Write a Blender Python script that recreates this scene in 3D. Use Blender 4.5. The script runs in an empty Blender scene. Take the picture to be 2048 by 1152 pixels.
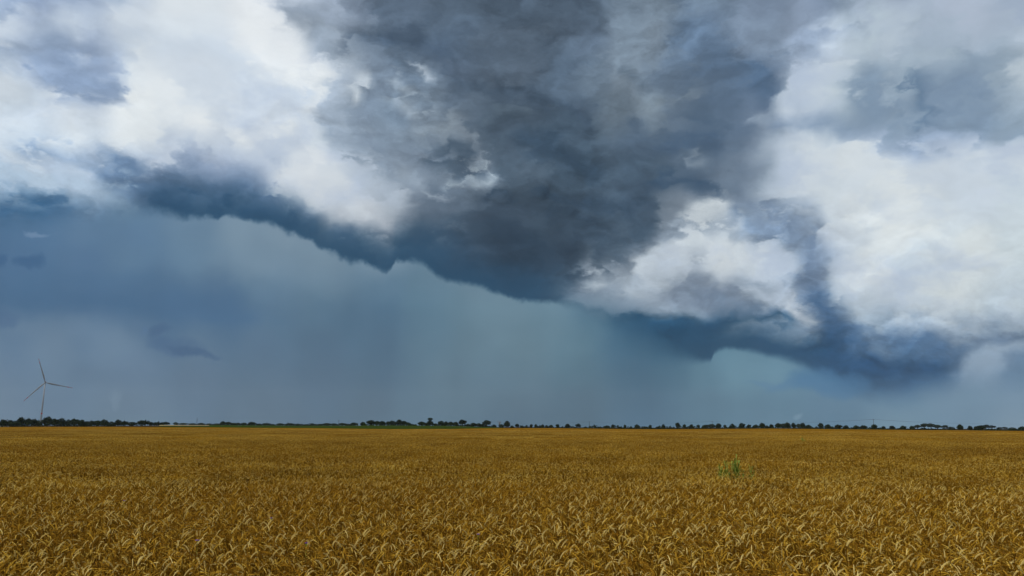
import bpy, bmesh, math, random
import numpy as np
from mathutils import Vector, Matrix, Euler

sc = bpy.context.scene
C = sc.collection
R = math.radians
random.seed(7)
rng = np.random.default_rng(11)

# ------------------------------------------------------------------ camera
EYE = 1.95                      # eye height above the soil
F_PX = 1500.0                   # focal length in photo pixels (2048 wide)
cam_d = bpy.data.cameras.new('camera')
cam_d.sensor_width = 36.0
cam_d.lens = 36.0 * F_PX / 2048.0
cam_d.clip_start = 0.1
cam_d.clip_end = 60000
cam = bpy.data.objects.new('camera', cam_d)
C.objects.link(cam)
cam.location = (0, 0, EYE)
cam.rotation_euler = Euler((R(90 + 10.5), R(-0.196), 0), 'XYZ')
sc.camera = cam
CM = cam.rotation_euler.to_matrix()

def ray(px, py):
    return (CM @ Vector(((px - 1024) / F_PX, -(py - 576) / F_PX, -1))).normalized()

def azel(px, py):
    d = ray(px, py)
    return math.degrees(math.atan2(d.x, d.y)), math.degrees(math.asin(d.z))

def az_of(px):                  # azimuth (deg) of a column at the horizon
    return azel(px, 855)[0]

# ------------------------------------------------------------------ sky
SUN_EL, SUN_AZ = 60.0, 245.0    # sun high behind the camera, veiled by cloud
world = bpy.data.worlds.new('World')
world.use_nodes = True
wt = world.node_tree
wt.nodes.clear()
TREE = [wt]                     # node tree being written

def nd(kind, **kw):
    n = TREE[-1].nodes.new(kind)
    for k, v in kw.items():
        setattr(n, k, v)
    return n

def put(sock, v):
    if isinstance(v, bpy.types.NodeSocket):
        TREE[-1].links.new(v, sock)
    else:
        sock.default_value = v

def mth(op, a, b=None, c=None, clamp=False):
    n = nd('ShaderNodeMath', operation=op, use_clamp=clamp)
    put(n.inputs[0], a)
    if b is not None: put(n.inputs[1], b)
    if c is not None: put(n.inputs[2], c)
    return n.outputs[0]

def vmt(op, a, b=None, scale=None):
    n = nd('ShaderNodeVectorMath', operation=op)
    put(n.inputs[0], a)
    if b is not None: put(n.inputs[1], b)
    if scale is not None: put(n.inputs['Scale'], scale)
    return n.outputs['Vector']

def mixc(f, a, b, clamp=True):
    n = nd('ShaderNodeMix', data_type='RGBA', clamp_factor=clamp)
    put(n.inputs['Factor'], f)
    put(n.inputs[6], a)
    put(n.inputs[7], b)
    return n.outputs[2]

def noise(vec, scale, detail, rough=0.5, lac=2.0, dist=0.0):
    n = nd('ShaderNodeTexNoise')
    n.noise_dimensions = '3D'
    put(n.inputs['Vector'], vec)
    n.inputs['Scale'].default_value = scale
    n.inputs['Detail'].default_value = detail
    n.inputs['Roughness'].default_value = rough
    n.inputs['Lacunarity'].default_value = lac
    n.inputs['Distortion'].default_value = dist
    return n

def smooth(v, lo, hi, a=0.0, b=1.0):
    n = nd('ShaderNodeMapRange', interpolation_type='SMOOTHSTEP')
    put(n.inputs[0], v); put(n.inputs[1], lo); put(n.inputs[2], hi)
    put(n.inputs[3], a); put(n.inputs[4], b)
    return n.outputs[0]

# cloud tones seen at points of the sky (photo column, row, r, g, b): the storm deck
DECK = []
def row(y, *pts):
    for x, c in pts:
        DECK.append((x, y) + tuple(c))
row(-120, (0,(170,184,206)),(300,(205,213,228)),(520,(215,220,232)),(700,(125,138,156)),(1000,(105,117,136)),(1300,(125,140,160)),(1600,(145,160,186)),(1850,(185,194,218)),(2048,(185,194,220)))
row(0, (0,(165,180,205)),(60,(145,160,190)),(128,(155,170,198)),(210,(172,185,208)),(256,(205,213,228)),(384,(230,234,242)),(512,(240,241,247)),(580,(210,216,230)),(640,(160,171,192)),(700,(128,141,162)),(768,(106,120,141)),(896,(98,110,128)),(1024,(96,108,126)),(1152,(98,111,130)),(1230,(118,132,150)),(1300,(128,143,161)),(1408,(123,140,162)),(1536,(133,149,174)),(1664,(148,163,191)),(1792,(188,196,222)),(1920,(202,207,231)),(2048,(188,197,224)))
row(64, (0,(205,213,227)),(128,(200,209,224)),(256,(222,228,239)),(384,(226,232,242)),(512,(242,243,248)),(600,(240,241,247)),(660,(190,198,212)),(705,(128,142,160)),(768,(102,116,137)),(896,(93,105,124)),(1024,(100,112,130)),(1152,(104,117,137)),(1220,(126,140,157)),(1280,(134,148,165)),(1344,(112,129,152)),(1408,(118,135,159)),(1536,(134,150,173)),(1620,(150,165,190)),(1700,(195,204,224)),(1792,(212,218,235)),(1920,(196,205,228)),(2048,(208,214,233)))
row(128, (0,(190,201,218)),(60,(160,175,201)),(128,(132,149,180)),(180,(148,163,192)),(215,(190,200,219)),(256,(228,233,241)),(384,(216,223,236)),(450,(212,220,234)),(512,(236,239,246)),(600,(244,245,248)),(680,(238,240,245)),(725,(150,164,182)),(790,(108,122,142)),(896,(100,112,132)),(1024,(106,118,136)),(1100,(96,109,128)),(1190,(112,126,144)),(1255,(138,151,166)),(1310,(112,128,150)),(1408,(106,124,149)),(1536,(122,140,166)),(1600,(170,183,205)),(1680,(216,222,234)),(1760,(198,207,226)),(1820,(180,192,216)),(1870,(190,200,222)),(1920,(165,180,207)),(1990,(175,188,211)),(2048,(214,219,234)))
row(192, (0,(216,223,234)),(128,(216,222,233)),(256,(240,242,246)),(330,(236,239,245)),(400,(222,228,239)),(500,(206,215,231)),(570,(214,221,234)),(630,(240,241,245)),(672,(165,178,195)),(715,(138,152,171)),(768,(126,141,158)),(832,(136,150,166)),(896,(106,119,138)),(1024,(94,106,124)),(1152,(94,107,126)),(1230,(120,134,150)),(1300,(135,148,161)),(1350,(112,128,150)),(1440,(105,123,148)),(1536,(116,134,161)),(1590,(150,165,190)),(1650,(220,226,235)),(1700,(218,224,234)),(1745,(172,186,209)),(1792,(158,174,203)),(1840,(136,156,190)),(1920,(148,166,198)),(2048,(186,197,218)))
row(256, (0,(202,212,226)),(128,(222,228,237)),(256,(236,239,244)),(384,(241,242,246)),(512,(241,242,245)),(640,(226,231,238)),(700,(160,173,190)),(768,(142,157,174)),(832,(122,137,155)),(880,(138,151,166)),(930,(108,122,141)),(1024,(91,103,120)),(1152,(87,101,119)),(1280,(99,115,137)),(1408,(103,121,145)),(1500,(110,129,155)),(1560,(150,165,186)),(1600,(155,170,192)),(1664,(145,163,193)),(1740,(160,175,202)),(1800,(170,183,207)),(1835,(142,161,193)),(1920,(154,171,200)),(2048,(170,185,210)))
row(300, (1560,(200,208,220)),(1640,(218,224,232)),(1720,(220,225,233)),(1780,(215,221,231)),(1845,(178,190,212)),(1900,(205,213,226)),(1980,(218,224,233)),(2048,(214,221,232)))
row(320, (-60,(180,194,214)),(40,(178,192,212)),(100,(158,175,201)),(180,(165,180,204)),(256,(180,193,214)),(310,(200,208,224)),(400,(190,201,219)),(470,(196,205,222)),(540,(214,220,231)),(640,(232,234,240)),(700,(206,213,223)),(768,(160,172,188)),(832,(140,153,170)),(880,(126,140,157)),(940,(112,124,141)),(1024,(88,100,116)),(1152,(81,95,112)),(1280,(91,107,127)),(1408,(98,115,138)),(1500,(110,128,151)),(1545,(150,165,185)),(1600,(212,218,228)),(1700,(220,225,232)),(1860,(196,205,220)),(1930,(204,212,225)),(2048,(218,224,233)))
row(352, (-60,(172,188,209)),(60,(178,193,212)),(160,(172,188,209)),(250,(145,163,191)),(320,(160,175,201)),(420,(158,172,199)),(520,(178,190,211)),(600,(218,222,231)),(690,(224,227,233)),(760,(190,197,209)))
row(384, (-60,(150,171,197)),(60,(165,183,205)),(150,(160,179,203)),(215,(135,156,185)),(270,(112,138,172)),(340,(112,137,170)),(420,(122,144,174)),(500,(142,159,187)),(570,(190,198,213)),(640,(222,224,231)),(704,(216,219,227)),(768,(180,187,199)),(832,(130,143,160)),(900,(110,123,141)),(1024,(83,95,111)),(1152,(79,91,107)),(1280,(84,99,119)),(1408,(90,107,131)),(1480,(112,130,152)),(1530,(170,182,197)),(1600,(212,217,225)),(1792,(224,228,233)),(2048,(206,216,227)))
row(418, (-60,(62,106,148)),(60,(66,108,150)),(150,(98,130,164)),(240,(95,127,161)),(300,(82,112,150)),(370,(72,102,140)),(440,(70,101,138)),(520,(95,119,150)),(590,(140,155,179)),(650,(198,203,214)),(720,(204,207,215)),(790,(160,169,183)),(850,(112,125,144)),(1410,(160,170,182)),(1450,(205,210,216)),(1485,(180,190,202)),(1515,(105,124,154)),(1560,(165,177,194)),(1640,(212,218,225)))
row(448, (-60,(88,122,160)),(100,(92,126,162)),(240,(96,128,162)),(330,(72,103,140)),(400,(64,97,132)),(480,(70,100,135)),(560,(92,115,145)),(620,(130,145,168)),(665,(185,190,201)),(720,(190,194,204)),(770,(160,167,180)),(832,(102,117,137)),(960,(84,96,114)),(1024,(79,91,109)),(1152,(74,87,104)),(1280,(75,91,111)),(1340,(118,131,148)),(1400,(165,173,184)),(1450,(180,188,198)),(1500,(135,152,176)),(1545,(105,126,158)),(1600,(150,165,187)),(1664,(206,212,221)),(1792,(226,230,234)),(2048,(208,217,226)))
row(480, (400,(64,97,132)),(560,(70,102,136)),(610,(78,106,138)),(650,(100,121,147)),(700,(118,134,156)),(760,(105,122,145)),(830,(78,98,122)),(1290,(95,110,130)),(1340,(185,192,201)),(1420,(218,222,228)),(1500,(210,215,223)),(1560,(130,148,175)),(1610,(120,140,170)),(1680,(200,207,218)))
row(512, (600,(70,102,134)),(660,(64,94,125)),(720,(58,87,116)),(780,(55,84,112)),(832,(58,84,111)),(896,(70,88,110)),(960,(69,84,104)),(1024,(65,79,97)),(1152,(69,81,99)),(1216,(82,97,116)),(1260,(140,151,166)),(1300,(190,196,205)),(1344,(200,206,214)),(1440,(226,229,234)),(1510,(220,224,230)),(1570,(185,195,211)),(1610,(132,150,180)),(1660,(150,167,192)),(1728,(216,221,227)),(1792,(216,222,230)),(1830,(205,216,227)),(1920,(222,227,231)),(2048,(210,219,226)))
row(548, (760,(55,86,114)),(850,(52,83,110)),(930,(50,79,106)),(1000,(56,76,98)),(1080,(62,78,98)),(1150,(95,110,130)),(1185,(165,174,187)),(1230,(170,179,191)),(1300,(160,170,186)),(1370,(158,168,184)),(1420,(190,197,207)),(1460,(222,225,230)),(1540,(205,212,221)),(1600,(138,156,183)),(1640,(110,133,167)),(1690,(170,182,201)),(1750,(218,222,226)))
row(576, (900,(50,82,109)),(960,(46,77,104)),(1024,(50,75,100)),(1088,(64,85,107)),(1140,(110,126,145)),(1190,(155,166,181)),(1240,(150,162,179)),(1290,(140,153,172)),(1344,(128,143,164)),(1408,(120,136,160)),(1472,(170,180,196)),(1536,(188,197,210)),(1590,(140,157,183)),(1650,(100,126,162)),(1700,(165,178,198)),(1750,(212,217,222)),(1850,(222,226,228)),(1920,(216,221,225)),(2048,(196,207,219)))
row(602, (1000,(48,80,106)),(1060,(54,86,113)),(1120,(80,107,132)),(1180,(118,137,158)),(1250,(120,138,160)),(1320,(122,140,162)),(1400,(122,140,164)),(1470,(130,147,171)),(1540,(158,172,193)),(1590,(175,184,199)),(1640,(88,117,154)),(1690,(115,140,172)),(1740,(178,189,205)),(1800,(208,213,219)),(1900,(214,219,223)),(2048,(200,209,218)))
row(630, (1150,(62,100,130)),(1220,(50,90,120)),(1290,(44,86,118)),(1350,(44,86,120)),(1420,(66,100,136)),(1490,(92,120,153)),(1545,(115,137,167)),(1595,(178,184,196)),(1630,(110,133,163)),(1680,(78,111,150)),(1740,(105,133,166)),(1800,(155,171,193)),(1870,(190,198,208)),(1950,(200,207,214)),(2048,(182,193,205)))
row(662, (1250,(44,86,116)),(1330,(38,82,116)),(1410,(42,86,122)),(1460,(90,119,150)),(1500,(128,146,170)),(1545,(142,157,178)),(1600,(118,140,168)),(1640,(70,105,146)),(1700,(62,99,142)),(1770,(74,107,148)),(1850,(110,134,166)),(1940,(150,167,188)),(2048,(162,176,193)))
row(690, (1250,(48,90,120)),(1340,(40,84,116)),(1410,(34,80,114)),(1490,(34,82,118)),(1560,(38,86,124)),(1640,(48,88,130)),(1720,(52,88,132)),(1800,(60,95,138)),(1880,(84,115,155)),(1950,(118,143,175)),(2000,(120,145,177)),(2048,(112,140,174)))
row(716, (1390,(38,84,118)),(1560,(44,90,128)),(1640,(48,90,132)),(1740,(52,89,133)),(1830,(60,96,140)),(1900,(90,120,157)),(1940,(135,156,182)),(1975,(155,171,191)),(2010,(125,148,176)),(2048,(112,140,172)))
row(750, (1600,(60,104,140)),(1680,(54,96,136)),(1740,(54,94,136)),(1800,(56,95,138)),(1850,(74,110,150)),(1900,(92,123,158)),(1950,(142,162,186)),(1985,(140,161,186)),(2030,(106,136,168)),(2100,(106,136,168)))
row(790, (1600,(82,122,156)),(1700,(78,117,153)),(1770,(76,114,152)),(1850,(88,124,158)),(1950,(105,136,166)),(2060,(108,138,168)))

# tones of the rain-filled air below the deck
RAIN = []
def rrow(y, *pts):
    for x, c in pts:
        RAIN.append((x, y) + tuple(c))
rrow(410, (-60,(69,108,147)),(60,(71,110,147)),(128,(94,126,160)),(256,(106,136,164)),(384,(114,140,164)),(512,(128,151,171)),(640,(130,152,171)))
rrow(455, (-60,(89,121,157)),(60,(91,123,158)),(160,(102,132,164)),(256,(100,130,162)),(384,(110,137,163)),(470,(130,152,172)),(560,(132,153,172)),(640,(130,151,170)))
rrow(512, (-60,(83,115,152)),(40,(87,119,155)),(160,(94,125,160)),(256,(101,131,161)),(384,(108,136,162)),(512,(124,147,168)),(640,(126,148,167)),(760,(126,148,167)),(900,(121,145,163)))
rrow(576, (-60,(79,111,146)),(60,(82,114,148)),(160,(88,119,153)),(256,(90,120,152)),(330,(90,119,149)),(420,(94,122,151)),(512,(106,133,157)),(640,(108,135,157)),(768,(102,131,155)),(850,(107,135,156)),(950,(116,141,159)),(1100,(116,143,160)),(1200,(96,128,152)))
rrow(608, (-60,(80,112,147)),(60,(78,111,145)),(160,(78,110,144)),(256,(80,112,145)),(330,(82,112,144)),(420,(86,115,146)),(512,(98,125,151)),(640,(96,125,150)),(768,(88,118,144)),(830,(93,125,147)),(900,(106,135,154)),(1000,(115,140,157)),(1100,(111,140,159)),(1170,(96,129,152)),(1280,(69,106,137)))
rrow(636, (-60,(102,128,157)),(60,(106,131,159)),(160,(106,131,159)),(260,(96,123,153)),(350,(86,115,146)),(450,(88,117,147)),(550,(94,122,148)),(700,(90,119,144)),(800,(86,115,140)),(860,(98,128,149)),(980,(112,138,155)),(1100,(108,137,155)),(1180,(92,126,148)),(1270,(69,107,137)))
rrow(685, (-60,(112,135,161)),(100,(114,137,162)),(220,(112,135,160)),(384,(100,125,151)),(512,(94,119,145)),(640,(91,117,142)),(768,(88,115,139)),(840,(97,124,144)),(930,(105,131,148)),(1040,(107,133,149)),(1152,(98,130,149)),(1250,(77,113,139)),(1330,(75,113,140)),(1430,(98,136,158)),(1530,(102,140,163)),(1650,(93,128,158)))
rrow(736, (-60,(110,132,158)),(256,(108,131,157)),(384,(102,125,150)),(512,(95,119,143)),(640,(92,116,140)),(768,(90,116,139)),(900,(102,127,145)),(1024,(101,127,144)),(1152,(92,122,141)),(1250,(81,112,135)),(1320,(84,118,141)),(1408,(98,133,154)),(1472,(110,146,166)),(1536,(108,144,166)),(1620,(100,136,161)),(1700,(94,128,158)),(1900,(110,138,166)),(2048,(112,140,169)))
rrow(800, (-60,(110,132,156)),(256,(106,128,151)),(512,(97,119,141)),(768,(94,117,138)),(1024,(93,117,135)),(1152,(89,115,135)),(1280,(88,116,138)),(1408,(95,127,149)),(1536,(99,133,156)),(1664,(100,132,157)),(1792,(108,139,164)),(1920,(118,146,170)),(2048,(123,149,173)))
rrow(850, (-60,(112,133,155)),(256,(108,131,151)),(512,(101,123,144)),(768,(97,121,141)),(1024,(89,114,135)),(1280,(89,119,144)),(1536,(104,136,159)),(1792,(121,149,169)),(2048,(133,156,176)))
rrow(900, (0,(112,133,155)),(512,(101,123,144)),(1024,(90,115,135)),(1536,(104,136,159)),(2048,(132,155,176)))

# banks, rims and bands of the deck, back to front:
#   s = soft band (line, half width, colour, opacity)
#   e = edge, crisp on one side and fading on the other (line, crisp width, fading width, colour, opacity)
FORMS = [
    # upper left
    ('s', [(0,8),(90,4),(180,14)], 26, (150,168,200), .7), ('s', [(190,0),(240,10),(268,22)], 12, (166,184,211), .7),
    ('s', [(270,85),(330,100),(400,112),(470,128),(530,165),(580,185)], 24, (206,215,230), .7),
    ('e', [(575,196),(530,186),(470,182),(385,178)], 6, 26, (209,217,231), .7), ('s', [(580,160),(598,174)], 10, (192,204,221), .6),
    ('s', [(700,20),(640,10),(590,0)], 22, (178,189,208), .5),
    ('s', [(95,105),(150,132),(195,158)], 28, (148,166,196), .75),
    ('e', [(238,157),(214,180),(172,181),(115,171),(76,152)], 6, 46, (138,158,191), .85),
    ('s', [(-20,118),(30,130)], 18, (163,180,208), .7), ('s', [(420,240),(445,245)], 7, (212,220,232), .7),
    # left bank sinking to the shelf
    ('s', [(60,285),(130,300),(200,322),(250,350),(290,385)], 20, (142,165,197), .85),
    ('s', [(215,345),(270,360),(305,395)], 22, (112,140,178), .85),
    ('e', [(-30,276),(30,290),(52,304),(74,322)], 6, 28, (208,216,228), .8),
    ('e', [(76,311),(126,314),(164,326),(182,338)], 6, 24, (198,208,224), .75),
    ('e', [(-30,352),(30,346),(69,341),(115,338),(153,347),(191,366),(214,367),(244,382),(267,398)], 6, 36, (176,194,215), .85),
    ('s', [(-30,392),(60,396),(150,400)], 12, (140,166,195), .6), ('s', [(-20,416),(60,420),(120,426)], 11, (60,103,147), .8),
    ('s', [(330,350),(400,335),(480,345),(540,380)], 34, (152,168,196), .8), ('e', [(290,346),(317,328),(344,306),(382,291),(415,286),(470,290)], 6, 15, (208,215,228), .75),
    ('s', [(380,318),(477,325)], 11, (176,187,209), .7), ('s', [(370,346),(440,352),(510,366)], 22, (140,158,188), .7),
    ('s', [(310,385),(420,388),(520,400),(590,425)], 24, (108,134,170), .8),
    ('e', [(572,392),(580,355),(602,332),(640,314),(700,318)], 9, 58, (228,231,238), .75),
    ('e', [(790,424),(745,438),(690,440),(640,426),(590,396)], 14, 44, (198,204,214), .45), ('s', [(730,350),(790,400)], 26, (176,185,198), .6),
    ('s', [(345,412),(420,424),(500,424),(570,440)], 15, (66,99,138), .85), ('s', [(560,440),(640,470),(700,490)], 18, (70,100,134), .7),
    ('e', [(652,466),(672,448),(700,440),(720,437),(750,447),(772,466)], 5, 24, (190,194,204), .85),
    ('s', [(440,452),(470,446),(505,452)], 6, (112,140,168), .0),
    # left flank of the storm cloud
    ('e', [(728,178),(722,142),(700,122),(668,105),(640,75),(596,26)], 11, 62, (118,134,156), .65),
    ('e', [(646,264),(640,215),(648,165),(668,145)], 7, 56, (150,166,190), .75),
    ('s', [(735,230),(800,285),(850,360)], 62, (124,139,160), .55), ('s', [(760,110),(830,180)], 50, (108,123,144), .5),
    ('s', [(704,148),(713,176)], 9, (224,229,236), .8), ('s', [(668,196),(690,220)], 10, (176,188,206), .6),
    ('e', [(790,342),(740,316),(715,304),(690,292),(636,262)], 7, 44, (138,153,174), .75),
    ('s', [(832,145),(838,156)], 7, (188,197,210), .95), ('s', [(770,164),(800,182),(845,214)], 9, (166,178,193), .85),
    ('s', [(742,150),(765,200)], 12, (128,143,164), .6), ('s', [(790,210),(840,235)], 12, (112,127,147), .6),
    ('e', [(838,246),(880,252),(915,266),(950,286)], 7, 22, (150,162,176), .8), ('s', [(700,275),(760,290)], 12, (124,139,160), .6),
    ('s', [(850,300),(900,312),(935,320)], 12, (86,101,121), .85),
    ('s', [(900,348),(930,361),(960,352),(976,331)], 8, (168,180,192), .9), ('s', [(905,330),(940,336)], 9, (90,105,125), .7),
    ('s', [(800,330),(850,350)], 13, (162,174,190), .7), ('s', [(845,372),(880,388)], 9, (162,173,188), .75), ('s', [(858,350),(888,370)], 7, (106,121,141), .7),
    ('s', [(810,395),(900,410)], 14, (104,118,138), .6),
    # dark core
    ('s', [(1000,238),(1060,232)], 11, (116,131,147), .7), ('s', [(1040,318),(1080,330)], 15, (104,118,136), .7),
    ('s', [(1070,285),(1130,295),(1190,330)], 18, (70,86,106), .8), ('s', [(960,395),(1030,405)], 12, (66,82,104), .7),
    ('e', [(962,416),(985,406),(1015,408)], 5, 14, (108,122,141), .6), ('s', [(1090,382),(1180,395),(1260,402)], 16, (66,82,102), .7),
    ('s', [(720,70),(760,90)], 22, (94,110,134), .6), ('s', [(780,70),(880,85)], 22, (88,102,124), .7), ('s', [(960,60),(1080,70)], 20, (108,120,138), .5),
    ('s', [(900,160),(1000,180),(1080,170)], 18, (88,101,120), .6), ('s', [(1090,200),(1180,230)], 18, (84,98,118), .6),
    ('s', [(1010,452),(1100,447)], 11, (94,108,126), .55), ('s', [(1120,430),(1220,440)], 14, (68,83,102), .6),
    ('s', [(930,470),(1000,500)], 14, (80,96,116), .6), ('s', [(1000,490),(1080,522),(1160,516)], 30, (62,76,94), .75), ('s', [(1180,480),(1240,470)], 16, (72,88,108), .6),
    # right flank
    ('s', [(1225,30),(1250,90),(1290,165)], 26, (126,141,159), .7), ('s', [(1240,118),(1275,138),(1302,160)], 5, (104,119,138), .8),
    ('s', [(1275,180),(1340,178),(1380,195)], 11, (136,151,167), .7),
    ('s', [(1360,60),(1420,100),(1480,150)], 30, (106,128,158), .6), ('s', [(1500,130),(1560,185)], 30, (96,120,152), .8),
    ('s', [(1515,228),(1555,246)], 13, (168,182,201), .8), ('s', [(1385,318),(1425,324)], 11, (150,165,181), .8),
    ('s', [(1330,270),(1450,285)], 18, (90,110,138), .7), ('s', [(1330,370),(1440,385)], 22, (76,98,126), .75), ('s', [(1290,320),(1350,335)], 14, (98,114,134), .6),
    ('e', [(1592,234),(1580,195),(1592,150),(1642,118)], 9, 56, (226,231,238), .8), ('s', [(1660,150),(1690,200)], 20, (222,228,236), .6),
    ('s', [(1660,72),(1760,55)], 18, (213,220,234), .7), ('s', [(1570,258),(1640,248),(1720,262)], 12, (142,163,194), .8),
    ('s', [(1740,170),(1775,230)], 34, (152,171,203), .75), ('s', [(1880,200),(1960,220)], 46, (155,173,204), .75),
    ('e', [(2080,262),(1990,270),(1920,283),(1880,290),(1852,305),(1830,297),(1790,292),(1740,284),(1700,268)], 6, 48, (158,176,206), .7),
    ('e', [(1812,205),(1818,150),(1836,115),(1866,98),(1905,103),(1920,124)], 5, 24, (198,208,227), .85),
    ('s', [(1836,168),(1842,235)], 13, (130,154,189), .8), ('s', [(1870,180),(1900,150)], 9, (174,189,214), .7), ('s', [(1900,230),(1960,190)], 9, (166,182,209), .5),
    ('e', [(1556,292),(1620,274),(1680,270),(1720,290),(1790,300),(1850,312),(1930,292),(2080,272)], 6, 64, (222,227,233), .6),
    ('e', [(1562,285),(1545,320),(1530,355),(1492,402)], 16, 84, (110,128,154), .5),
    ('e', [(1990,338),(1950,352),(1920,346),(1902,326)], 6, 28, (190,201,218), .7), ('s', [(1640,350),(1600,372)], 11, (224,228,232), .6),
    ('s', [(1560,400),(1620,420)], 18, (196,204,215), .6), ('s', [(1700,420),(1780,440)], 18, (228,231,234), .6),
    # lit heaps behind the shelf
    ('s', [(1330,470),(1400,467),(1480,465)], 11, (148,160,177), .8),
    ('e', [(1392,450),(1420,423),(1445,414),(1470,417),(1487,433)], 5, 26, (214,218,223), .9), ('s', [(1492,430),(1515,452)], 9, (118,138,166), .85),
    ('e', [(1282,516),(1325,485),(1400,472),(1500,476),(1545,500),(1590,540)], 7, 44, (216,221,228), .75), ('s', [(1180,592),(1300,582),(1400,590),(1520,588)], 28, (132,147,169), .8), ('s', [(1320,463),(1400,462),(1482,462)], 9, (146,159,177), .8),
    ('s', [(1300,545),(1380,540)], 12, (186,194,205), .6),
    ('s', [(1500,442),(1540,464),(1585,492),(1622,534)], 26, (126,146,174), .65), ('s', [(1615,530),(1645,580),(1662,640)], 38, (112,134,166), .5),
    ('e', [(1168,562),(1186,543),(1215,541),(1240,552),(1264,552)], 5, 18, (162,173,188), .75), ('s', [(1183,556),(1200,548)], 8, (200,206,214), .8),
    ('e', [(1200,586),(1240,575),(1290,585),(1330,592)], 5, 16, (168,178,192), .65), ('s', [(1250,570),(1330,560)], 8, (196,203,212), .6),
    ('s', [(1422,543),(1448,555),(1468,574)], 6, (232,235,238), .85),
    ('e', [(1343,570),(1378,553),(1420,550),(1450,563),(1466,582)], 5, 40, (136,150,171), .85), ('s', [(1400,590),(1450,600)], 12, (116,133,158), .6),
    ('s', [(1500,590),(1560,612),(1592,602)], 13, (194,202,213), .65),
    ('e', [(1400,630),(1330,617),(1270,614),(1210,607),(1140,600)], 5, 22, (158,170,186), .75),
    ('s', [(1270,626),(1400,644),(1500,650),(1570,646)], 10, (46,88,124), .85),
    ('s', [(1240,645),(1330,668),(1420,692)], 26, (37,81,115), .85),
    ('s', [(1578,618),(1600,636),(1630,647)], 6, (204,208,214), .95),
    ('e', [(1468,666),(1500,656),(1530,660),(1575,662),(1624,677)], 5, 15, (158,171,187), .85), ('s', [(1440,690),(1560,696),(1650,700)], 10, (36,82,118), .7),
    ('s', [(1648,600),(1672,660),(1720,690)], 28, (68,102,145), .75),
    # right bank
    ('e', [(1724,660),(1700,612),(1690,560),(1722,522)], 17, 96, (221,225,229), .7),
    ('s', [(1780,562),(1830,592)], 8, (200,208,217), .7), ('s', [(1790,510),(1840,500)], 10, (200,214,228), .6),
    ('e', [(1735,492),(1760,462),(1800,450),(1848,470),(1870,500)], 7, 30, (232,235,238), .6), ('s', [(1720,560),(1790,540)], 22, (230,232,234), .6),
    ('e', [(1900,540),(1950,520),(2000,530)], 8, 30, (226,230,233), .5),
    ('s', [(1850,668),(1950,660),(2060,650)], 12, (156,170,189), .75), ('s', [(1700,674),(1800,670),(1880,682)], 13, (76,108,149), .7),
    ('s', [(1980,697),(2070,695)], 5, (172,186,204), .8), ('s', [(1960,682),(2070,678)], 7, (118,142,175), .7), ('s', [(1540,708),(1660,730),(1760,748),(1850,738)], 36, (48,86,128), .88), ('s', [(1690,702),(1850,706),(1960,692)], 7, (92,121,158), .6), ('s', [(1740,772),(1850,752)], 9, (76,111,149), .6),
    ('e', [(1924,748),(1945,713),(1985,704),(2010,738)], 6, 32, (156,174,196), .8),
]
PX0, PY0, STEP = -420, -420, 4
gx, gy = np.meshgrid(np.arange(PX0, 2480, STEP, dtype=float), np.arange(PY0, 940, STEP, dtype=float))

def sstep(a, b, x):
    t = np.clip((x - a) / (b - a), 0, 1)
    return t * t * (3 - 2 * t)

def scatter(points, soft, power):
    """spread the tones over a fine map of the sky in view (inverse distance)"""
    p = np.array(points, float)
    cx, cy = gx[::4, ::4], gy[::4, ::4]
    out = np.zeros(cx.shape + (3,))
    for j in range(cx.shape[0]):
        du = cx[j][:, None] - p[None, :, 0]
        dv = cy[j][:, None] - p[None, :, 1]
        w = 1.0 / (du * du + dv * dv + soft * soft) ** power
        out[j] = (w @ p[:, 2:5]) / w.sum(1)[:, None]
    return np.repeat(np.repeat(out, 4, 0), 4, 1)[:gx.shape[0], :gx.shape[1]] / 255.0

def seg_dist(pts, closed, signed=False):
    d = np.full(gx.shape, 1e9)
    side = np.zeros(gx.shape)
    n = len(pts)
    for i in range(n if closed else n - 1):
        (x0, y0), (x1, y1) = pts[i], pts[(i + 1) % n]
        l2 = (x1 - x0) ** 2 + (y1 - y0) ** 2 + 1e-9
        t = np.clip(((gx - x0) * (x1 - x0) + (gy - y0) * (y1 - y0)) / l2, 0, 1)
        dn = np.hypot(gx - x0 - t * (x1 - x0), gy - y0 - t * (y1 - y0))
        if signed:
            side = np.where(dn < d, (x1 - x0) * (gy - y0) - (y1 - y0) * (gx - x0), side)
        d = np.minimum(d, dn)
    return (d, side) if signed else d

def inside(pts):
    r = np.zeros(gx.shape, bool)
    for i in range(len(pts)):
        (x0, y0), (x1, y1) = pts[i], pts[(i + 1) % len(pts)]
        if y0 != y1:
            r ^= ((y0 > gy) != (y1 > gy)) & (gx < (x1 - x0) * (gy - y0) / (y1 - y0) + x0)
    return r

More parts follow.
